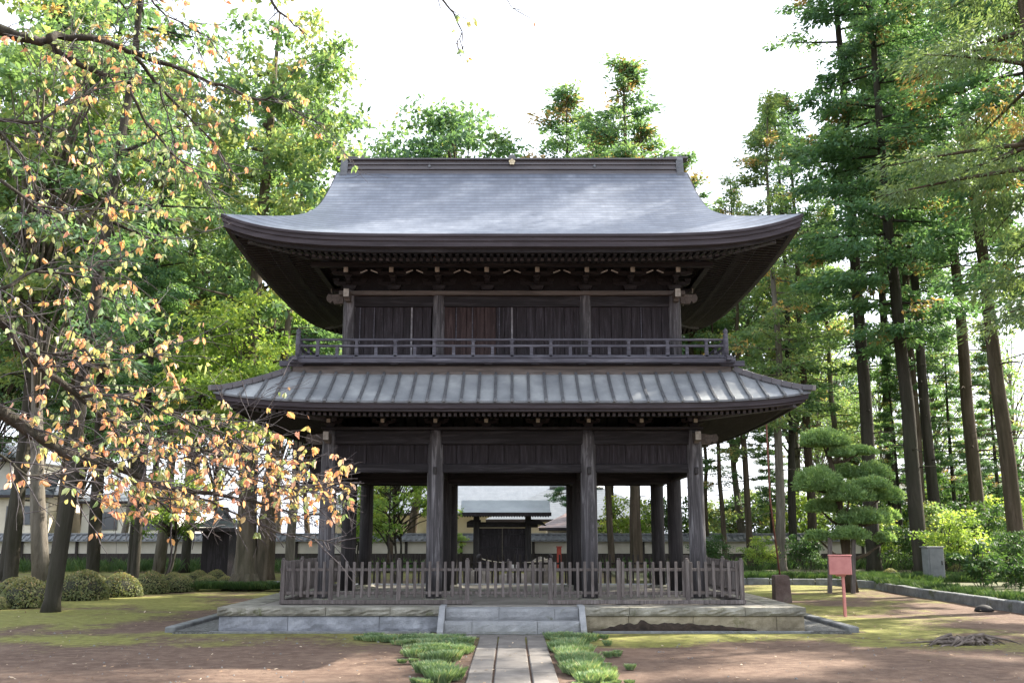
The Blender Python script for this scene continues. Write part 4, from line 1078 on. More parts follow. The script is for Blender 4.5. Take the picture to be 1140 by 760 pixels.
Mt['tile2'] = mnoise('pale_roof_sheet', [(.3, (.40, .43, .46)), (.7, (.55, .58, .60))], 1.2, rough=.6)
t = thing('rear_gate', (-.45, 47, 0), 'small dark roofed wooden gate with closed doors seen through the main gate', 'gate')
for x in (-1.65, .75): m = MB(); m.bx(x - .14, x + .14, 46.86, 47.14, 0, 2.5, .01); m.build('post', Mt['innercol'], t)
m = MB(); m.bx(-2.1, 1.2, 46.9, 47.1, 1.95, 2.2, .01); m.build('lintel', Mt['beam'], t)
for x0, x1 in ((-1.51, -.453), (-.447, .61)):
    m = MB()
    for q in range(5): w = (x1 - x0) / 5; m.bx(x0 + q * w, x0 + (q + 1) * w - (.012 if q < 4 else 0), 47.0, 47.04, .1, 1.93, 0); m.bx(x0 + q * w, x0 + (q + 1) * w, 47.045, 47.06, .1, 1.93, 0)
    dd = m.build('door', Mt['panel'], t)
    for z in (.35, 1.0, 1.6): m = MB(); m.bx(x0, x1, 46.96, 46.998, z, z + .08, 0); m.build('door_rail', Mt['beam'], dd)
m = MB(); m.prism([(45.6, 2.48), (45.6, 2.60), (46.4, 2.85), (47.0, 3.2), (47.6, 2.85), (48.4, 2.60), (48.4, 2.48), (47.0, 2.72)], 'x', -2.35, 1.75); rf = m.build('roof', Mt['tile2'], t)
m = MB(); m.bx(-2.38, 1.78, 45.56, 45.598, 2.44, 2.61, 0); m.build('eave_board', Mt['panel'], rf)
m = MB()
for q in range(34): x = -2.25 + q * .118; m.beam((x, 45.65, 2.43), (x, 47, 2.66), .05, .06, 0)
m.build('rafters', Mt['rafter'], t)
m = MB(); m.prism([(-2.1, 2.2), (-1.9, 2.3), (-1.45, 2.3), (-1.45, 2.2)], 'y', 46.8, 47.2)
m.prism([(.65, 2.1), (1.15, 2.1), (1.6, 2.02), (1.3, 2.28), (.65, 2.34)], 'y', 46.5, 47.4); m.build('side_eave', Mt['beam'], t)
def house(name, x0, x1, y0, y1, zw, zr, wallm, roofm, label, cat, ov=.8, wins=0, hip=True):
    t = thing(name, ((x0 + x1) / 2, (y0 + y1) / 2, 0), label, cat)
    m = MB(); m.bx(x0, x1, y0, y1, -.1, zw, 0); m.build('wall', wallm, t)
    ym = (y0 + y1) / 2; m = MB(); m.uv = []
    a = [(x0 - ov, y0 - ov), (x1 + ov, y0 - ov), (x1 + ov, y1 + ov), (x0 - ov, y1 + ov)]
    hp = (y1 - y0) / 2 + ov if hip else 0
    rA = (x0 - ov + hp * .9, ym, zr); rB = (x1 + ov - hp * .9, ym, zr)
    c = [(p[0], p[1], zw + .05) for p in a]
    sl = math.hypot(hp or (y1 - y0) / 2, zr - zw)
    def face(pts, us): m.add(pts, [tuple(range(len(pts)))]); m.uv.extend(us)
    face([c[0], c[1], rB, rA], [(c[0][0], 0), (c[1][0], 0), (rB[0], sl), (rA[0], sl)])
    face([c[2], c[3], rA, rB], [(c[2][0], 0), (c[3][0], 0), (rA[0], sl), (rB[0], sl)])
    face([c[1], c[2], rB], [(0, 0), (y1 - y0, 0), (3, sl)]); face([c[3], c[0], rA], [(0, 0), (y1 - y0, 0), (3, sl)])
    face([c[3], c[2], c[1], c[0]], [(0, 0)] * 4)
    r_ = m.build('roof', roofm, t)
    m = MB(); m.tube([rA, rB], .16, 8); m.build('roof_ridge', tile, r_)
    m = MB(); m.bx(x0 - ov + .02, x1 + ov - .02, y0 - ov - .03, y0 - ov + .05, zw - .12, zw + .03, .01); m.build('gutter', Mt['fascia'], r_)
    for i in range(wins):
        x = x0 + (x1 - x0) * (i + .5) / wins; m = MB(); m.bx(x - .75, x + .75, y0 - .06, y0 - .002, zw - 1.7, zw - .6, .01); f = m.build('window', Mt['batten'], t)
        m = MB(); m.bx(x - .68, x - .02, y0 - .075, y0 - .062, zw - 1.63, zw - .67, 0); m.bx(x + .02, x + .68, y0 - .075, y0 - .062, zw - 1.63, zw - .67, 0); m.build('pane', glass, f)
    return t
glass = base('dark_window_glass', .1, .6)[0]; glass.node_tree.nodes['Principled BSDF'].inputs['Base Color'].default_value = (.05, .06, .07, 1)
white = mnoise('white_house_wall', [(.3, (.62, .60, .55)), (.7, (.74, .72, .67))], 1, bs=0)
house('temple_hall', -13, 8, 74, 86, 3.1, 6.1, plaster, Mt['farroof'], 'long temple hall with pale grey tiled roof behind the rear gate', 'temple hall', 1.6)
house('annex_building', -.6, 9.0, 62, 69, 2.5, 4.6, plaster, Mt['farroof'], 'lower building with light grey hipped roof right behind the rear gate', 'building', 1.0)
house('annex_building', 1.9, 4.6, 54, 57, 1.95, 2.9, plaster, Mt['pinkroof'], 'small outbuilding with reddish tiled roof right of the rear gate', 'building', .5)
house('house', -45, -32, 64, 72, 6.3, 8.4, white, Mt['farroof'], 'white two storey house beyond the wall at far left', 'house', .6, 3)
house('house', -31.0, -27.6, 60, 66, 3.9, 5.2, plaster, Mt['farroof'], 'narrow cream house beyond the wall next to the white one', 'house', .5, 1)
house('house', -26.4, -20.5, 62, 70, 3.6, 4.9, white, Mt['farroof'], 'low cream house with a grey roof beyond the wall, behind the left trunks', 'house', .5, 2)
house('hut', -11.6, -10.6, 38, 39.6, 1.85, 2.5, Mt['panel'], Mt['farroof'], 'small dark wooden hut with a grey roof just left of the big forked trunk', 'hut', .35)
house('house', 44, 62, 110, 122, 7.5, 9.5, white, Mt['farroof'], 'pale distant house seen between the trunks at right', 'house', .6, 4)
# red cabinet by the rear gate
m = MB(); m.bx(2.06, 2.26, 46.6, 46.85, 0, 1.05, .02); m.bx(2.03, 2.29, 46.55, 46.9, 1.055, 1.10, .01); tag(m.build('fire_cabinet', mnoise('bright_red_paint', [(.3, (.30, .05, .035)), (.7, (.42, .08, .055))], 4), None, (2.17, 46.7, 0)), 'small red cabinet beside the rear gate wall', 'cabinet')
# rocks and rope
def rock(X, Y, w, d_, h, seed, label):
    g = rng_(seed); m = MB(); rows = []
    ph = g.random(6) * 6
    for i in range(9):
        el = math.pi * .5 * i / 8; row = []
        for j in range(19):
            a = 2 * math.pi * (j % 18) / 18; r_ = 1 + .13 * math.sin(2 * a + ph[0] + i * .3) + .08 * math.sin(3 * a + ph[1] - i * .5) + .05 * math.sin(7 * a + ph[2] + i)
            row.append((X + w / 2 * r_ * math.cos(el) ** .7 * math.cos(a), Y + d_ / 2 * r_ * math.cos(el) ** .7 * math.sin(a), -.05 + (h + .05) * math.sin(el) * (1 + .06 * math.sin(a * 2 + ph[3]))))
        rows.append(row)
    m.grid(rows[::-1] if False else rows); tag(m.build('rock', Mt['rock'], None, (X, Y, 0)), label, 'rock')
rock(.85, 30.5, .8, .6, .92, 3, 'tan rounded garden rock seen through the gate behind the fence')
rock(-1.0, 31.5, .9, .6, .55, 5, 'low grey rock seen through the gate, left of the tan one')
rock(.1, 34, 1.6, .8, .35, 6, 'flat pale stone slab on the ground beyond the gate')
t = thing('rope_barrier', (0, 29.3, 0), 'pale rope strung between two short dark posts behind the gate', 'rope barrier')
for x in (-.95, 1.1): m = MB(); m.lathe((x, 29.3, -.05), [(.06, 0), (.06, .95), (.085, .98), (.085, 1.06), (.03, 1.12)], 12); m.build('post', Mt['innercol'], t)
m = MB(); m.tube([(-.95 + 2.05 * q / 12, 29.24, .95 - .14 * (1 - ((q - 6) / 6) ** 2)) for q in range(13)], .017, 6); m.build('rope', mnoise('straw_rope', [(.3, (.35, .30, .2)), (.7, (.55, .5, .38))], 30), t)
m = MB(); m.box((.02, 29.20, .70), (.22, .006, .22), bev=0); o = tag(m.build('paper_notice', white, None, (0, 29.2, .8)), 'white square notice hanging from the rope behind the gate', 'notice')

# ================================================================== TREES
ced1 = make_conifer(11, 32, 10.0, 4.0, Mt['cedar'], Mt['darkbark'], leaf=.24, per=62, nclump=9)
ced2 = make_conifer(12, 31, 9.0, 3.4, Mt['cedar'], Mt['bark'], leaf=.24, per=60, nclump=6, gap=.2)
ced3 = make_conifer(19, 34, 13.5, 3.6, Mt['cedar'], Mt['darkbark'], leaf=.22, per=60, nclump=9, stubs=26)
ced4 = make_conifer(20, 33, 12.0, 3.8, Mt['hinoki'], Mt['bark'], leaf=.2, per=66, nclump=9, stubs=26, gap=.25)
hin1 = make_conifer(13, 31, 9.0, 4.6, Mt['hinoki'], Mt['darkbark'], leaf=.21, per=80, nclump=11, droop=.35, asp=.45)
thin1 = make_conifer(14, 24, 6.5, 2.8, Mt['pale'], Mt['bark'], leaf=.2, per=52, nclump=7, gap=.2, r=.19, step=.5)
thin2 = make_conifer(15, 22, 6.0, 3.0, Mt['cedar'], Mt['bark'], leaf=.22, per=46, nclump=6, gap=.25, r=.18, step=.55)
oli1 = make_conifer(16, 26, 7.0, 4.2, Mt['olive'], Mt['bark'], leaf=.15, per=150, nclump=9, droop=.45, asp=.3, step=.5)
pal1 = make_conifer(17, 24, 7.0, 3.4, Mt['pale'], Mt['palebark'], leaf=.22, per=56, nclump=7, gap=.2, r=.22)
par1 = make_conifer(18, 24, 8.5, 5.4, Mt['cedar'], Mt['bark'], leaf=.26, per=70, nclump=9, gap=.05, droop=.1, topshape=1.2, r=.24, step=.55)
map1 = make_broad(21, 9.5, 3.6, 2.9, Mt['maple'], Mt['palebark'], 80, .15, 190, cl=.62)
map2 = make_broad(22, 4.2, 1.3, 1.9, Mt['maple'], Mt['cherrybark'], 46, .12, 110, r=.10, cl=.36, multi=3)
bpal = make_broad(23, 21, 7.5, 4.6, Mt['pale'], Mt['palebark'], 150, .24, 130, r=.28, cl=.75)
bgrn = make_broad(24, 20, 6.0, 4.2, Mt['cedar'], Mt['bark'], 220, .22, 130, r=.25, cl=.75)
print('leaves', [q[2] for q in (ced1, ced2, hin1, thin1, thin2, oli1, pal1, par1, map1, map2, bpal, bgrn)])
GR, GL, GB, GT = 'tall conifers right of the gate', 'tall trees left of the gate', 'far trees beyond the wall', 'trees rising behind the gate roof'
def T(me, px, Y, s, lab, cat='tree', group=None, rz=0, tilt=(0, 0), name='cedar_tree', z=None, dX=0, sz=None, bm=None):
    X = GX(px, Y) + dX
    if z is None: z = .1 if X > 11.1 else 0
    return plant_tree(name, me, X, Y, rz, s, lab, cat, group, z, tilt=tilt, sz=sz, barkm=bm)
# right side
T(hin1, 1027, 38, 1.0, 'dark thick conifer leaning left, its trunk rising behind the grey cabinet', 'tree', GR, .3, (0, -.035), 'cypress_tree')
T(ced3, 974, 41, 1.0, 'tall cedar with a bare trunk behind the trained pine, leaning left', 'tree', GR, 1.2, (0, -.055))
T(ced2, 1030, 48, .95, 'slimmer cedar just behind the dark leaning conifer', 'tree', GR, 2.0, (0, -.01))
T(ced3, 1047, 46, .95, 'straight slim cedar between the leaning conifer and the right pair', 'tree', GR, 3.5)
T(ced4, 1095, 42, 1.0, 'straight cedar second from the right picture edge', 'tree', GR, 4.2)
T(ced4, 1136, 35, .98, 'brown trunked cypress at the right picture edge', 'tree', GR, 5.1, (0, -.02), 'cypress_tree', bm=Mt['bark'])
T(thin1, 789, 50, .60, 'slim tree just right of the gate, nearest the outer right column', 'tree', GR, .5, name='slim_tree')
T(thin2, 808, 47, .66, 'second slim tree right of the gate columns', 'tree', GR, 1.5, name='slim_tree')
T(thin1, 836, 45, .78, 'slim tree left of the rusty pole', 'tree', GR, 2.4, name='slim_tree')
T(pal1, 871, 42, .88, 'yellowish tree straight behind the brown stone block', 'tree', GR, 3.3, name='slim_tree')
T(thin2, 885, 47, 1.05, 'dark slim trunk just right of the brown stone block', 'tree', GR, 4.1, name='slim_tree', bm=Mt['darkbark'])
T(ced2, 907, 49, .80, 'slim trunk seen just left of the trained pine', 'tree', GR, 5.6, name='slim_tree')
T(oli1, 1205, 23.5, 1.0, 'nearest cedar, olive foliage hanging into the top right corner', 'tree', GR, .8, name='cedar_tree')
T(hin1, 1085, 31, .98, 'dense green cypress whose foliage fills the upper right', 'tree', GR, 2.9, name='cypress_tree', dX=3.4, bm=Mt['darkbark'])
T(ced1, 1000, 52, 1.0, 'cedar far behind the trained pine at right', 'tree', GR, .1)
T(pal1, 940, 55, .9, 'pale sparse tree far behind at right, near the roof corner', 'tree', GR, 1.1, name='slim_tree')
for X_, Y_, me_, s_, lab in ((23, 20.5, ced2, .8, 'unseen cedar added for its shadow just beyond the right picture edge, nearest the camera'), (20.5, 24.5, ced4, .75, 'unseen cypress added for its shadow just beyond the right picture edge beside the kerb bed'), (29, 26, ced1, .85, 'unseen cedar added for its shadow farther out beyond the right picture edge')):
    plant_tree('cedar_tree', me_, X_, Y_, X_, s_, lab, 'tree', GR, .1)  # out-of-frame trees, added to cast tree shadows over the right-hand ground
for px, Y, s_, lab in ((862, 52, .34, 'short bushy conifer behind the slim trunks near the brown stone block'), (1008, 50, .36, 'short bushy conifer just left of the leaning conifer trunk, far behind'), (1068, 49, .42, 'short bushy conifer between the two straight trunks at right'), (1118, 47, .38, 'short bushy conifer left of the right edge cypress trunk')):
    T(hin1, px, Y, s_, lab, 'tree', 'short conifers behind the right trunks', px, name='cypress_tree')
# left side
T(hin1, 6, 37, .9, 'leaning dark trunk at the left picture edge', 'tree', GL, 1, (0, .05), 'cypress_tree')
T(pal1, 12, 33, 1.0, 'slim dark trunk leaning right, second from the left edge', 'tree', GL, 2, (0, .07), 'slim_tree', bm=Mt['darkbark'])
T(bpal, 48, 31, 1.0, 'pale thick trunk leaning right among the left trees', 'tree', GL, 3, (0, .05), 'broadleaf_tree')
T(thin2, 60, 21.9, .92, 'slim front trunk standing on the moss among the clipped shrubs', 'tree', GL, .4, (0, .06), 'slim_tree', bm=Mt['darkbark'])
T(ced1, 103, 36, .8, 'dark straight trunk behind the brown topped shrubs at left', 'tree', GL, 3.9, (0, .02))
T(pal1, 147, 38, .85, 'slim dark trunk behind the green clipped shrubs', 'tree', GL, 4.9, (0, .01), 'slim_tree', bm=Mt['darkbark'])
T(bpal, 176, 43, .95, 'pale leafed tree behind the middle of the clipped shrub row', 'tree', GL, 5.9, name='broadleaf_tree')
T(hin1, 205, 45, .72, 'green conifer between the shrub row and the hut', 'tree', GL, .9, (0, .04), 'cypress_tree')
T(par1, 299, 38, .86, 'brown trunk directly right of the big forked one', 'tree', GL, 2.2, bm=Mt['bark'])
T(pal1, 322, 41, .86, 'slim brown trunk between the forked trunk and the fence corner', 'tree', GL, 3.0, name='slim_tree')
T(map1, 268, 30.5, 1.0, 'bright light green leafy tree beside the left roof corners', 'tree', GL, .2, name='maple_tree', dX=-.2)
T(hin1, 150, 31, .47, 'short dense dark green conifer behind the autumn branches', 'tree', GL, 5.2, name='cypress_tree')
T(map2, 180, 36, 1.0, 'low bright green maple above the clipped shrub row', 'tree', None, .3, name='maple_tree')
# forked big trunk
pr = random.Random(8); Xb = GX(274, 30.6)
t = thing('old_forked_tree', (Xb, 30.6, 0), 'massive old forked trunk with flared roots left of the platform', 'tree', GL)
m = MB()
m.tube([(Xb - .02, 30.6, -.2), (Xb - .02, 30.6, .12), (Xb, 30.6, .5), (Xb - .03, 30.6, 1.4), (Xb - .1, 30.7, 3.2), (Xb - .3, 30.8, 7), (Xb - .1, 31, 13), (Xb + .1, 31, 19)], [.58, .47, .36, .30, .27, .22, .16, .03], 18)
m.tube([(Xb + .36, 30.7, -.2), (Xb + .36, 30.7, .3), (Xb + .42, 30.7, 1.2), (Xb + .55, 30.6, 3), (Xb + .9, 30.4, 7), (Xb + 1.3, 30.2, 12)], [.30, .24, .19, .17, .12, .03], 14)
for a in range(9):
    an = a * .7 + .2; m.tube([(Xb + .3 * math.cos(an), 30.6 + .3 * math.sin(an), .42), (Xb + .52 * math.cos(an), 30.6 + .5 * math.sin(an), .10), (Xb + .75 * math.cos(an), 30.6 + .7 * math.sin(an), -.04)], [.12, .08, .03], 7)
for k_ in range(14):
    h = 5 + k_ * .9; an = pr.random() * 6.28; L = 1.5 + pr.random() * 1.6; p0 = Vector((Xb - .2, 30.9, h)); m.tube([p0, p0 + Vector((math.cos(an) * L * .5, math.sin(an) * L * .5, .3)), p0 + Vector((math.cos(an) * L, math.sin(an) * L, .35))], [.08, .05, .01], 6)
m.build('trunk', bark('old_grey_bark', (.03, .023, .018), (.085, .065, .050), (.16, .13, .105), 6), t)
for o_ in (t,):
    c = bpy.data.objects.new('crown', bpal[1]); C.objects.link(c); c.parent = t; c.scale = (.8, .8, .95); c.location = (0, .3, .3)
# ivy-like ground plants at its foot
# behind the roof
T(bgrn, 491, 52, 1.33, 'broad round crown rising behind the ridge left of its middle', 'tree', GT, 1, name='broadleaf_tree')
T(bgrn, 452, 54, 1.22, 'lower crown just left of the round one behind the ridge', 'tree', GT, 2, name='broadleaf_tree')
T(par1, 645, 52, 1.10, 'smaller conifer top behind the ridge, left of the tallest one', 'tree', GT, 2.5)
T(par1, 708, 48, 1.10, 'tallest layered conifer rising above the roof ridge', 'tree', GT, .6)
T(par1, 775, 50, .90, 'low conifer tip beside the right end of the ridge', 'tree', GT, 4.0)
T(par1, 735, 53, 1.04, 'conifer tip between the tallest conifer and the right end of the ridge', 'tree', GT, 1.9)
T(par1, 682, 55, 1.06, 'conifer tip between the two highest tops behind the ridge', 'tree', GT, 3.2)
T(bgrn, 655, 55, 1.22, 'leafy crown low behind the right half of the ridge', 'tree', GT, 5, name='broadleaf_tree')
# through the gate
T(map2, 447, 33, 1.1, 'yellow green maple seen between the left gate columns', 'tree', None, 2, name='maple_tree')
T(map2, 405, 38, .9, 'small light green tree behind the left inner columns', 'tree', None, 4, name='maple_tree')
T(par1, 681, 45, .62, 'brown trunk seen through the right bay of the gate', 'tree', None, 2)
T(par1, 711, 42, .78, 'thicker trunk seen through the right bay of the gate', 'tree', None, 3)
T(hin1, 636, 44, .33, 'short dark conifer seen beside the right inner gate columns', 'tree', None, 3, name='cypress_tree')
T(bgrn, 433, 45, .6, 'dark trunk seen through the left bay of the gate', 'tree', None, 3, name='broadleaf_tree')
T(map2, 500, 41, .45, 'small feathery green bush left of the rear gate', 'bush', None, 1, name='small_bush')
# far trees
farl = [(-20, 62, bgrn, .95), (28, 66, bpal, .85), (62, 60, ced2, .75), (95, 64, bgrn, .9), (130, 58, bpal, .8), (165, 63, ced1, .8), (215, 57, bpal, .85), (245, 60, bgrn, .85), (275, 56, ced2, .85), (310, 60, bpal, .9), (345, 57, bgrn, .88), (385, 62, bpal, .7), (420, 66, bgrn, .5)]
bsp = make_broad(25, 19, 5.0, 5.2, Mt['pale'], Mt['palebark'], 90, .22, 60, r=.2, cl=.85)
for px, Y, me_, s, lab in ((832, 54, bpal, .92, 'pale yellow green crown right behind the upper right roof corner'), (880, 58, bpal, 1.0, 'pale crown behind the slim trunks right of the roof corner'), (925, 62, bsp, .95, 'airy pale tree high between the slim trunks and the tall cedar'),
                           (1000, 62, bsp, .85, 'airy pale tree behind the dark leaning conifer'), (1068, 58, bsp, .8, 'airy yellowish tree between the straight cedars at right'), (1128, 64, bsp, .95, 'airy yellowish tree behind the right edge cypress'), (950, 75, bgrn, .8, 'far low green crown behind the trained pine')):
    T(me_, px, Y, s, lab, 'tree', 'pale trees behind the right conifers', px, name='broadleaf_tree')
for i, (px, Y, me_, s) in enumerate(farl):
    T(me_, px, Y, s, 'far green tree beyond the wall left of the gate, number %s from the left' % ['one', 'two', 'three', 'four', 'five', 'six', 'seven', 'eight', 'nine', 'ten', 'eleven', 'twelve', 'thirteen'][i], 'tree', GB, i * 1.7, name='far_tree')
shr = [make_broad(31 + k_, 2.4, .3, 1.3, Mt[m_], Mt['cherrybark'], 34, .10, 120, r=.05, cl=.36, multi=5) for k_, m_ in enumerate(('shrub', 'maple', 'pale'))]
farr = [(690, 54, 1, 1.6), (745, 56, 0, 1.7), (790, 58, 1, 1.6), (822, 55, 2, 1.8), (858, 57, 0, 1.9), (898, 54, 1, 1.7), (940, 56, 2, 2.0), (985, 53, 0, 1.8), (1035, 55, 1, 2.1), (1080, 52, 0, 2.2), (1125, 54, 1, 2.2), (1165, 52, 0, 2.3)]
ordn = ['first', 'second', 'third', 'fourth', 'fifth', 'sixth', 'seventh', 'eighth', 'ninth', 'tenth', 'eleventh', 'twelfth', 'thirteenth', 'fourteenth']
for i, (px, Y, k_, s) in enumerate(farr):
    plant_tree('bush', shr[k_], GX(px, Y), Y, i, s, 'leafy bush behind the right wall, %s from the gate' % ordn[i], 'bush', 'bushes beyond the right wall', 0, ('stem', 'foliage'))
near = [(790, 40, 0, .7, 'low green shrub by the slim trunks right of the gate'), (845, 41, 1, .65, 'yellow green shrub behind the rusty pole'), (900, 39, 0, .7, 'dark shrub left of the trained pine'), (1010, 40, 0, .9, 'dark green shrub behind the round clipped one'), (1062, 36, 1, 1.05, 'light green bush behind the grey cabinet'),
        (1098, 38, 0, 1.25, 'tall dark green bush near the right picture edge'), (1060, 43, 2, 1.3, 'yellowish bush among the right trunks'), (1130, 31, 0, .75, 'low dark bush at the right picture edge behind the leafy plant'), (985, 42, 1, 1.1, 'green bush just right of the trained pine'), (1125, 44, 1, 1.4, 'tall light green bush at the far right')]
for i, (px, Y, k_, s, lab) in enumerate(near):
    plant_tree('bush', shr[k_], GX(px, Y), Y, i * 2, s, lab, 'bush', 'bushes in the right planting bed', .1, ('stem', 'foliage'))
big = make_broad(41, 1.6, .2, .8, Mt['shrub'], Mt['cherrybark'], 26, .17, 46, r=.04, cl=.26, multi=6, asp=.38)
plant_tree('leafy_plant', big, GX(1092, 27.5), 27.5, 0, .95, 'pale glossy leafy plant behind the kerb at right', 'plant', None, .1, ('stem', 'foliage'))
plant_tree('leafy_plant', big, GX(1128, 26.0), 26.0, 2, .72, 'smaller leafy plant by the right picture edge behind the kerb', 'plant', None, .1, ('stem', 'foliage'))

# trained pine
Xp = GX(946, 29.5); t = thing('trained_pine', (Xp, 29.5, 0), 'cloud pruned pine with rounded pads and two prop posts', 'pine tree')
def Q(px, py, dy=0): return P(px, py, 29.5 + dy)
m = MB(); tr = [Q(948, 660), Q(944, 625, .1), Q(938, 585, .1), Q(931, 545, 0), Q(925, 515, 0), Q(921, 498, 0)]
m.tube(tr, [.22, .15, .13, .11, .08, .04], 10)
pads = [(917, 492, 27, 15, 0), (955, 503, 20, 8, .3), (936, 505, 14, 8, -.2), (910, 540, 27, 21, -.2), (938, 528, 22, 13, .5), (972, 527, 18, 14, .1), (945, 552, 26, 17, -.4), (978, 552, 26, 14, .2), (915, 566, 20, 11, .3), (960, 578, 30, 13, -.1), (988, 575, 14, 10, .3), (946, 596, 20, 11, -.4), (912, 598, 16, 9, .1), (985, 600, 12, 8, .1), (970, 540, 20, 10, -.5)]
for (px, py, a_, b_, dy) in pads:
    e = Q(px, py + b_ * .3, dy); s0 = min(tr, key=lambda q: abs(q.z - (e.z - .3))); mid = s0.lerp(e, .5) + Vector((0, 0, -.08)); m.tube([s0, mid, e], [.06, .045, .02], 6)
m.build('trunk', Mt['bark'], t)
for k_, (px, py, a_, b_, dy) in enumerate(pads):
    g = rng_(200 + k_); c = Q(px, py, dy); sx = 1.0 * a_ / F * 29.5; szz = 1.0 * b_ / F * 29.5
    n = int(6500 * sx * (sx + szz) / .5); p = norm(g.normal(size=(n, 3))) * (.62 + .40 * g.random((n, 1))); low = p[:, 2] < -.25; p[low, 2] = -.25 * g.random(low.sum())
    bum = 1 + .16 * np.sin(p[:, 0] * 7 + k_) * np.cos(p[:, 1] * 6 + k_)
    pos = p * np.array([sx, sx * .85, szz]) * bum[:, None] + np.array(c - ORG[t])
    L = .10 * (.5 + .9 * g.random(n)); V = leaf_quads(pos, p * .9 + g.normal(size=(n, 3)) * .5 + np.array([0, 0, .35]), L, L * .3, g)
    link_mesh('foliage_pad', quads_mesh('foliage_pad', V, .35 + .3 * p[:, 2] + .15 * g.normal(size=n), Mt['pine']), None, t)
for px, top in ((923, 598), (949, 588)):
    m = MB(); b_ = Q(px, 650, -.5); u_ = Q(px + 1, top, -.4); m.beam((b_.x, b_.y, -.1), u_, .11, .11, .01); m.build('prop_post', Mt['fence'], t)

# mondo grass
def grass_mesh(name, clumps, per, h, label_kind='stuff', seed=1, mat='grass'):
    g = rng_(seed); cl_ = np.array(clumps); K = len(cl_); N = K * per; idx = np.repeat(np.arange(K), per)
    a = g.random(N) * 6.283; r_ = g.random(N) ** .6 * cl_[idx, 2]
    bx_ = np.column_stack([cl_[idx, 0] + np.cos(a) * r_, cl_[idx, 1] + np.sin(a) * r_, np.full(N, 0.0)])
    hh = h * cl_[idx, 3] * (.5 + .7 * g.random(N)); out_ = .55 * hh * (.3 + r_ / np.maximum(cl_[idx, 2], .01))
    a2 = a + g.normal(size=N) * .7; tip = bx_ + np.column_stack([np.cos(a2) * out_, np.sin(a2) * out_, hh])
    mid = bx_ * .5 + tip * .5; mid[:, 2] += hh * .18
    s = np.column_stack([-np.sin(a2), np.cos(a2), np.zeros(N)]) * .0055
    V = np.stack([bx_ - s, bx_ + s, mid + s, tip], axis=1); V2 = np.stack([bx_ - s, mid + s, tip, mid - s], axis=1)
    tn = .12 + .5 * g.random(K)[idx] + .16 * g.normal(size=N) + (g.random(N) < .07) * .6
    o = link_mesh(name, quads_mesh(name, np.concatenate([V, V2]), np.concatenate([tn, tn]), Mt[mat]), None); return tag(o, kind='stuff')
def gpt(px, py):
    v = (380 - py) / F; y = ct - v * st; z = st + v * ct; Y = -EYE / z * y; return (px - 570) / F * Y / y, Y
pr = random.Random(31); cl_ = []
def strip(x0, y0, x1, y1, n, jx, jy, r_, h_):
    for i in range(n):
        u = (i + pr.random()) / n; X, Y = gpt(x0 + (x1 - x0) * u + pr.uniform(-jx, jx), y0 + (y1 - y0) * u + pr.uniform(-jy, jy)); cl_.append((X, Y, r_ * pr.uniform(.7, 1.3), h_ * pr.uniform(.7, 1.2)))
strip(408, 712, 530, 714, 40, 5, 4, .12, .7); strip(465, 718, 528, 722, 34, 8, 6, .13, .9); strip(465, 724, 505, 734, 26, 15, 5, .12, 1.0)
strip(478, 746, 500, 756, 16, 10, 5, .12, 1.1)
strip(612, 709, 660, 711, 22, 3, 3, .13, .8); strip(620, 716, 668, 758, 66, 13, 4, .12, 1.1); strip(625, 722, 650, 756, 30, 6, 3, .12, 1.0)
cl_ = [c_ for c_ in cl_ if abs(c_[0]) > .56 + c_[2] * .6 and pr.random() < .8]
for i in range(40):
    s_ = pr.choice((-1, 1)); cl_.append((s_ * pr.uniform(.62, 1.5), pr.uniform(11, 16.4), .05, pr.uniform(.35, .7)))
grass_mesh('mondo_grass', cl_, 330, .10, seed=3)
cl2 = []
for i in range(260):
    u = pr.random(); Y = 20 + u * 14; X = 11.25 + abs(pr.gauss(0, .5)); cl2.append((X, Y, .2, pr.uniform(.7, 1.3)))
for i in range(240): cl2.append((pr.uniform(5, 16), 34.7 + abs(pr.gauss(0, .9)), .28, pr.uniform(.8, 1.5)))
for i in range(70): cl2.append((pr.uniform(11, 18), 33 + abs(pr.gauss(0, .9)), .3, pr.uniform(.8, 1.4)))
for i in range(70): cl2.append((Xb + pr.gauss(.1, .8), 29.8 + abs(pr.gauss(0, .35)), .2, pr.uniform(.7, 1.1)))
o = grass_mesh('ground_cover', cl2, 150, .20, seed=4, mat='under'); o.location.z = .06
# far undergrowth below the walls
cl3 = [(pr.uniform(-34, 36), pr.uniform(44, 49), .4, pr.uniform(.5, 1.4)) for i in range(500)]
cl3 = [c_ for c_ in cl3 if abs(c_[0]) > 4]
grass_mesh('undergrowth', cl3, 60, .42, seed=5, mat='under')
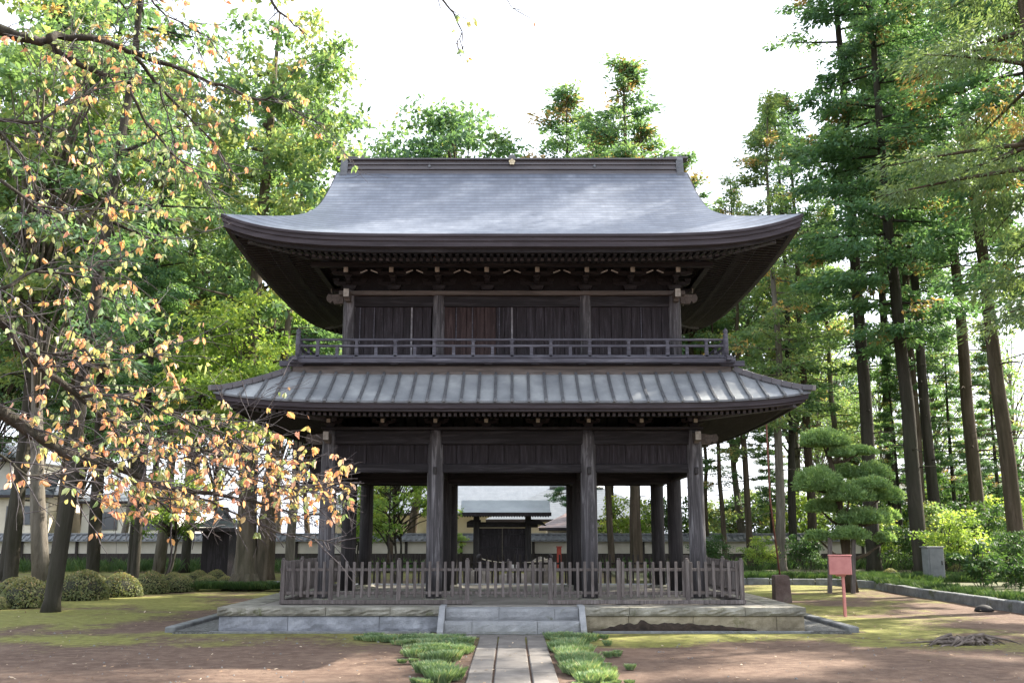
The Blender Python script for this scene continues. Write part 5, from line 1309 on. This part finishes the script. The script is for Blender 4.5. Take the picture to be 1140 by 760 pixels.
# fallen leaves
g = rng_(77); N = 1500; X = g.uniform(-11, 12, N); Y = 8.5 + 14 * g.random(N) ** 1.2
k_ = ~((np.abs(X) < 5.1) & (Y > 16.7)); X = X[k_]; Y = Y[k_]; N = len(X)
pos = np.column_stack([X, Y, np.full(N, .022)]); d_ = np.column_stack([g.normal(size=N), g.normal(size=N), g.normal(size=N) * .12]); L = .055 * (.35 + g.random(N) ** 1.6)
tag(link_mesh('fallen_leaves', quads_mesh('fallen_leaves', leaf_quads(pos, d_, L, L * .55, g, nrm=np.array([0, 0, 3.0])), g.random(N), Mt['dryleaf']), None), kind='stuff')
g = rng_(91); m = MB()
for i in range(900):
    x = g.uniform(-9, 10); y = 9 + 8.2 * g.random(); r_ = .006 + .016 * g.random() ** 3
    if abs(x) < .58 or (abs(x) < 5.9 and y > 16.6): continue
    a = g.random() * 6.28; c_, s_ = math.cos(a), math.sin(a)
    q = [(x + r_ * (c_ * u - s_ * v_ * .7), y + r_ * (s_ * u + c_ * v_ * .7), .004) for u, v_ in ((-1, -.6), (.9, -.8), (1, .7), (-.8, .9))]
    m.add(q + [(x, y, .006 + r_ * .8)], [(0, 1, 4), (1, 2, 4), (2, 3, 4), (3, 0, 4)])
tag(m.build('pebbles', Mt['kerb']), kind='stuff')
# ================================================================== FOREGROUND CHERRY TREE
pr = random.Random(77)
base_ = Vector((-6.4, 6.6, 0))
t = thing('cherry_tree', base_, 'autumn cherry tree reaching in from the left with long branches of pink and orange leaves', 'tree')
tr = MB()
tr.tube([base_ + Vector((0, 0, -.2)), base_ + Vector((0, 0, .3)), base_ + Vector((.1, .05, 1.2)), base_ + Vector((.3, .1, 2.2)), base_ + Vector((.5, .1, 3.3)), base_ + Vector((.5, .3, 5))], [.34, .26, .22, .2, .17, .1], 14)
tr.build('trunk', Mt['cherrybark'], t)
J = lambda pts, Y0, Y1: [P(x, y, Y0 + (Y1 - Y0) * i / (len(pts) - 1)) for i, (x, y) in enumerate(pts)]
limbs = [   # (pixel-measured course, depth start/end, radius start/end)
 ([(-220, 120), (-60, 10), (0, 34), (30, 45), (52, 46), (75, 66), (100, 77), (122, 84)], 6.8, 7.4, .06, .016),
 ([(52, 46), (62, 39), (100, 42), (125, 50), (150, 62), (190, 73), (235, 92), (275, 108), (303, 111), (330, 124), (358, 140)], 7.0, 8.2, .035, .005),
 ([(150, 62), (174, 92), (205, 125), (240, 160), (258, 190)], 7.5, 8.0, .018, .004),
 ([(146, 104), (165, 138), (190, 170), (222, 196), (240, 210)], 7.3, 7.8, .013, .004),
 ([(93, 84), (98, 118), (97, 150), (103, 172)], 7.2, 7.3, .012, .004),
 ([(-150, 120), (0, 136), (44, 134), (90, 106), (124, 92)], 6.6, 7.2, .022, .006),
 ([(-150, 60), (0, 146), (24, 174), (40, 206), (48, 230)], 6.6, 6.9, .02, .005),
 ([(178, 98), (186, 126), (194, 166)], 7.6, 7.7, .009, .003),
 ([(-230, 250), (-60, 330), (0, 356), (24, 388), (52, 414), (88, 442), (118, 466), (146, 502)], 6.4, 7.4, .05, .010),
 ([(-230, 260), (-60, 425), (0, 455), (32, 482), (72, 502), (104, 514), (132, 520), (170, 538), (206, 546), (252, 552), (292, 560), (330, 575)], 6.2, 7.6, .06, .006),
 ([(-200, 300), (0, 320), (36, 304), (80, 306), (108, 292), (134, 282)], 6.0, 6.8, .018, .004),
 ([(0, 200), (40, 232), (80, 236), (120, 232), (155, 224)], 6.2, 6.8, .012, .003),
 ([(-150, -120), (60, -90), (110, -55), (150, -20), (185, 18), (230, 40)], 6.8, 7.2, .02, .004),
 ([(110, -25), (140, 12), (150, -2)], 7, 7.1, .01, .004),
 ([(-100, -160), (120, -120), (250, -60), (290, -25), (305, 8), (322, 22), (338, 38)], 7.0, 6.8, .03, .003),
 ([(250, -60), (420, -60), (480, -15), (500, 8), (515, 35), (508, 48)], 7.0, 6.6, .018, .002),
 ([(420, -60), (530, -40), (560, -5), (575, 12)], 6.8, 6.6, .012, .002),
 ([(88, 442), (130, 440), (170, 452), (210, 470), (250, 482), (290, 505)], 6.9, 7.3, .014, .003),
 ([(118, 466), (160, 486), (205, 500), (250, 520), (300, 540), (345, 548)], 7.1, 7.5, .012, .003),
 ([(104, 514), (150, 540), (190, 568), (222, 590)], 6.8, 7.0, .010, .003),
 ([(24, 388), (70, 395), (110, 386), (150, 400), (185, 392)], 6.7, 7.0, .010, .003),
 ([(206, 546), (250, 566), (300, 590), (350, 600), (372, 604)], 7.2, 7.5, .010, .002),
 ([(146, 502), (190, 512), (240, 500), (300, 520), (352, 528)], 7.3, 7.6, .010, .002),
 ([(-120, 470), (0, 508), (30, 530), (60, 528), (100, 552)], 6.0, 6.4, .012, .003),
]
wpts = []
for li, (px_, Y0, Y1, r0, r1) in enumerate(limbs):
    pts = J(px_, Y0, Y1)
    if li in (0, 5, 6, 8, 9, 10, 12, 14): pts[0] = base_ + Vector((.5, .2, (3.8 if li not in (8, 9, 10) else 2.9)))
    # smooth with small wobble
    fine = []
    for a, b in zip(pts[:-1], pts[1:]):
        for q in range(3): fine.append(a.lerp(b, q / 3) + Vector((pr.gauss(0, .006), pr.gauss(0, .02), pr.gauss(0, .006))))
    fine.append(pts[-1]); n = len(fine)
    m = MB(); m.tube(fine, [r0 + (r1 - r0) * (i / (n - 1)) ** .8 for i in range(n)], 8)
    m.build('branch', Mt['cherrybark'], t); wpts.append((fine, li, r0, r1))
tw = MB(); LP, LD, LS, LT = [], [], [], []
def scr(p):
    z_ = p.z - EYE; dep = p.y * ct + z_ * st; return 570 + F * p.x / dep, 380 - F * (z_ * ct - p.y * st) / dep
def leaf_at(p, warm, big=1.0):
    if p.x / p.y < -.75: return
    z_ = p.z - EYE; dep = p.y * ct + z_ * st; sx_ = 570 + F * p.x / dep; sy_ = 380 - F * (z_ * ct - p.y * st) / dep
    if sy_ > 575 and pr.random() < .8: return
    if sy_ > 612 or sx_ > 415 and sy_ > 150: return
    if 230 < sx_ and 190 < sy_ < 430 and pr.random() < .9: return
    w_ = warm + pr.gauss(0, .22)
    for q_ in range(pr.choice((1, 1, 2, 2, 3, 4))):
        L_ = pr.uniform(.032, .066) * big; dd_ = Vector((pr.gauss(0, .5), pr.gauss(0, .5), -1 + pr.gauss(0, .35))).normalized()
        LP.append(p + dd_ * L_ * .6 + Vector((pr.gauss(0, .008), pr.gauss(0, .012), 0))); LD.append(dd_)
        LS.append(L_); LT.append(min(1, max(0, w_ + pr.gauss(0, .1))))
def twig(p0, d_, L, r_, warm, dens, depth=0):
    pts = [p0]; d_ = d_.normalized(); n = max(3, int(L / .08)); p = p0.copy()
    for i in range(n):
        d_ = (d_ + Vector((pr.gauss(0, .16), pr.gauss(0, .16), pr.gauss(.0, .14) - .015))).normalized(); p = p + d_ * (L / n); pts.append(p.copy())
        q_ = scr(p)
        if (q_[1] > 585 and pr.random() < .5) or (q_[0] > 395 and q_[1] > 300) or (q_[0] > 250 and 200 < q_[1] < 420 and pr.random() < .5): break
        if pr.random() < dens: leaf_at(p, warm)
        if depth < 2 and pr.random() < (.30 if depth == 0 else .16):
            twig(p, d_ + Vector((pr.gauss(0, .7), pr.gauss(0, .5), pr.gauss(-.1, .6))), L * pr.uniform(.3, .6), r_ * .6, warm, dens, depth + 1)
    tw.tube(pts, [max(.0012, r_ * (1 - .75 * i / n)) for i in range(len(pts))], 4, cap=False)
for fine, li, r0, r1 in wpts:
    low = li in (8, 9, 17, 18, 19, 20, 21, 22, 23)
    warm = .54 if low else .38
    if li in (9, 17, 18, 21, 22): warm = .60
    n = len(fine)
    for i in range(2, n):
        p = fine[i]; u = p.x / p.y
        if u < -.56: continue
        tang = (fine[i] - fine[i - 1]).normalized()
        k_ = (3 if pr.random() < .5 else 2) if low else 2
        if li in (14, 15, 16): k_ = 1
        if li == 1 and i > n * .55: k_ = 2
        for q in range(k_):
            if pr.random() < .88:
                side = Vector((pr.gauss(.25, .4), pr.gauss(0, .5), pr.gauss(-.05 if low else -.18, .5)))
                sparse = li in (14, 15, 16)
                twig(p, tang * .7 + side, pr.uniform(.25, .75) * (1.15 if low else 1) * (.45 if sparse else 1), .0045, warm, .23 if low else (.12 if sparse else .23))
# end sprays in front of the columns
for (x, y) in ((330, 575), (345, 548), (352, 528), (372, 604), (290, 505)):
    e = P(x, y, 7.5)
    for q in range(2): twig(e, Vector((1, pr.gauss(0, .3), pr.gauss(.0, .35))), pr.uniform(.22, .42), .003, .7, .35)
tag(tw.build('twigs', Mt['twig'], t), kind='stuff')
g = rng_(5); c = np.array([tuple(p - base_) for p in LP]); d_ = np.array([tuple(p) for p in LD]); L = np.array(LS)
print('cherry leaves', len(c))
o = link_mesh('leaves', quads_mesh('leaves', leaf_halves(c, d_, L, L * .56, g), np.repeat(np.array(LT), 2), Mt['autumn']), None, t); tag(o, kind='stuff')
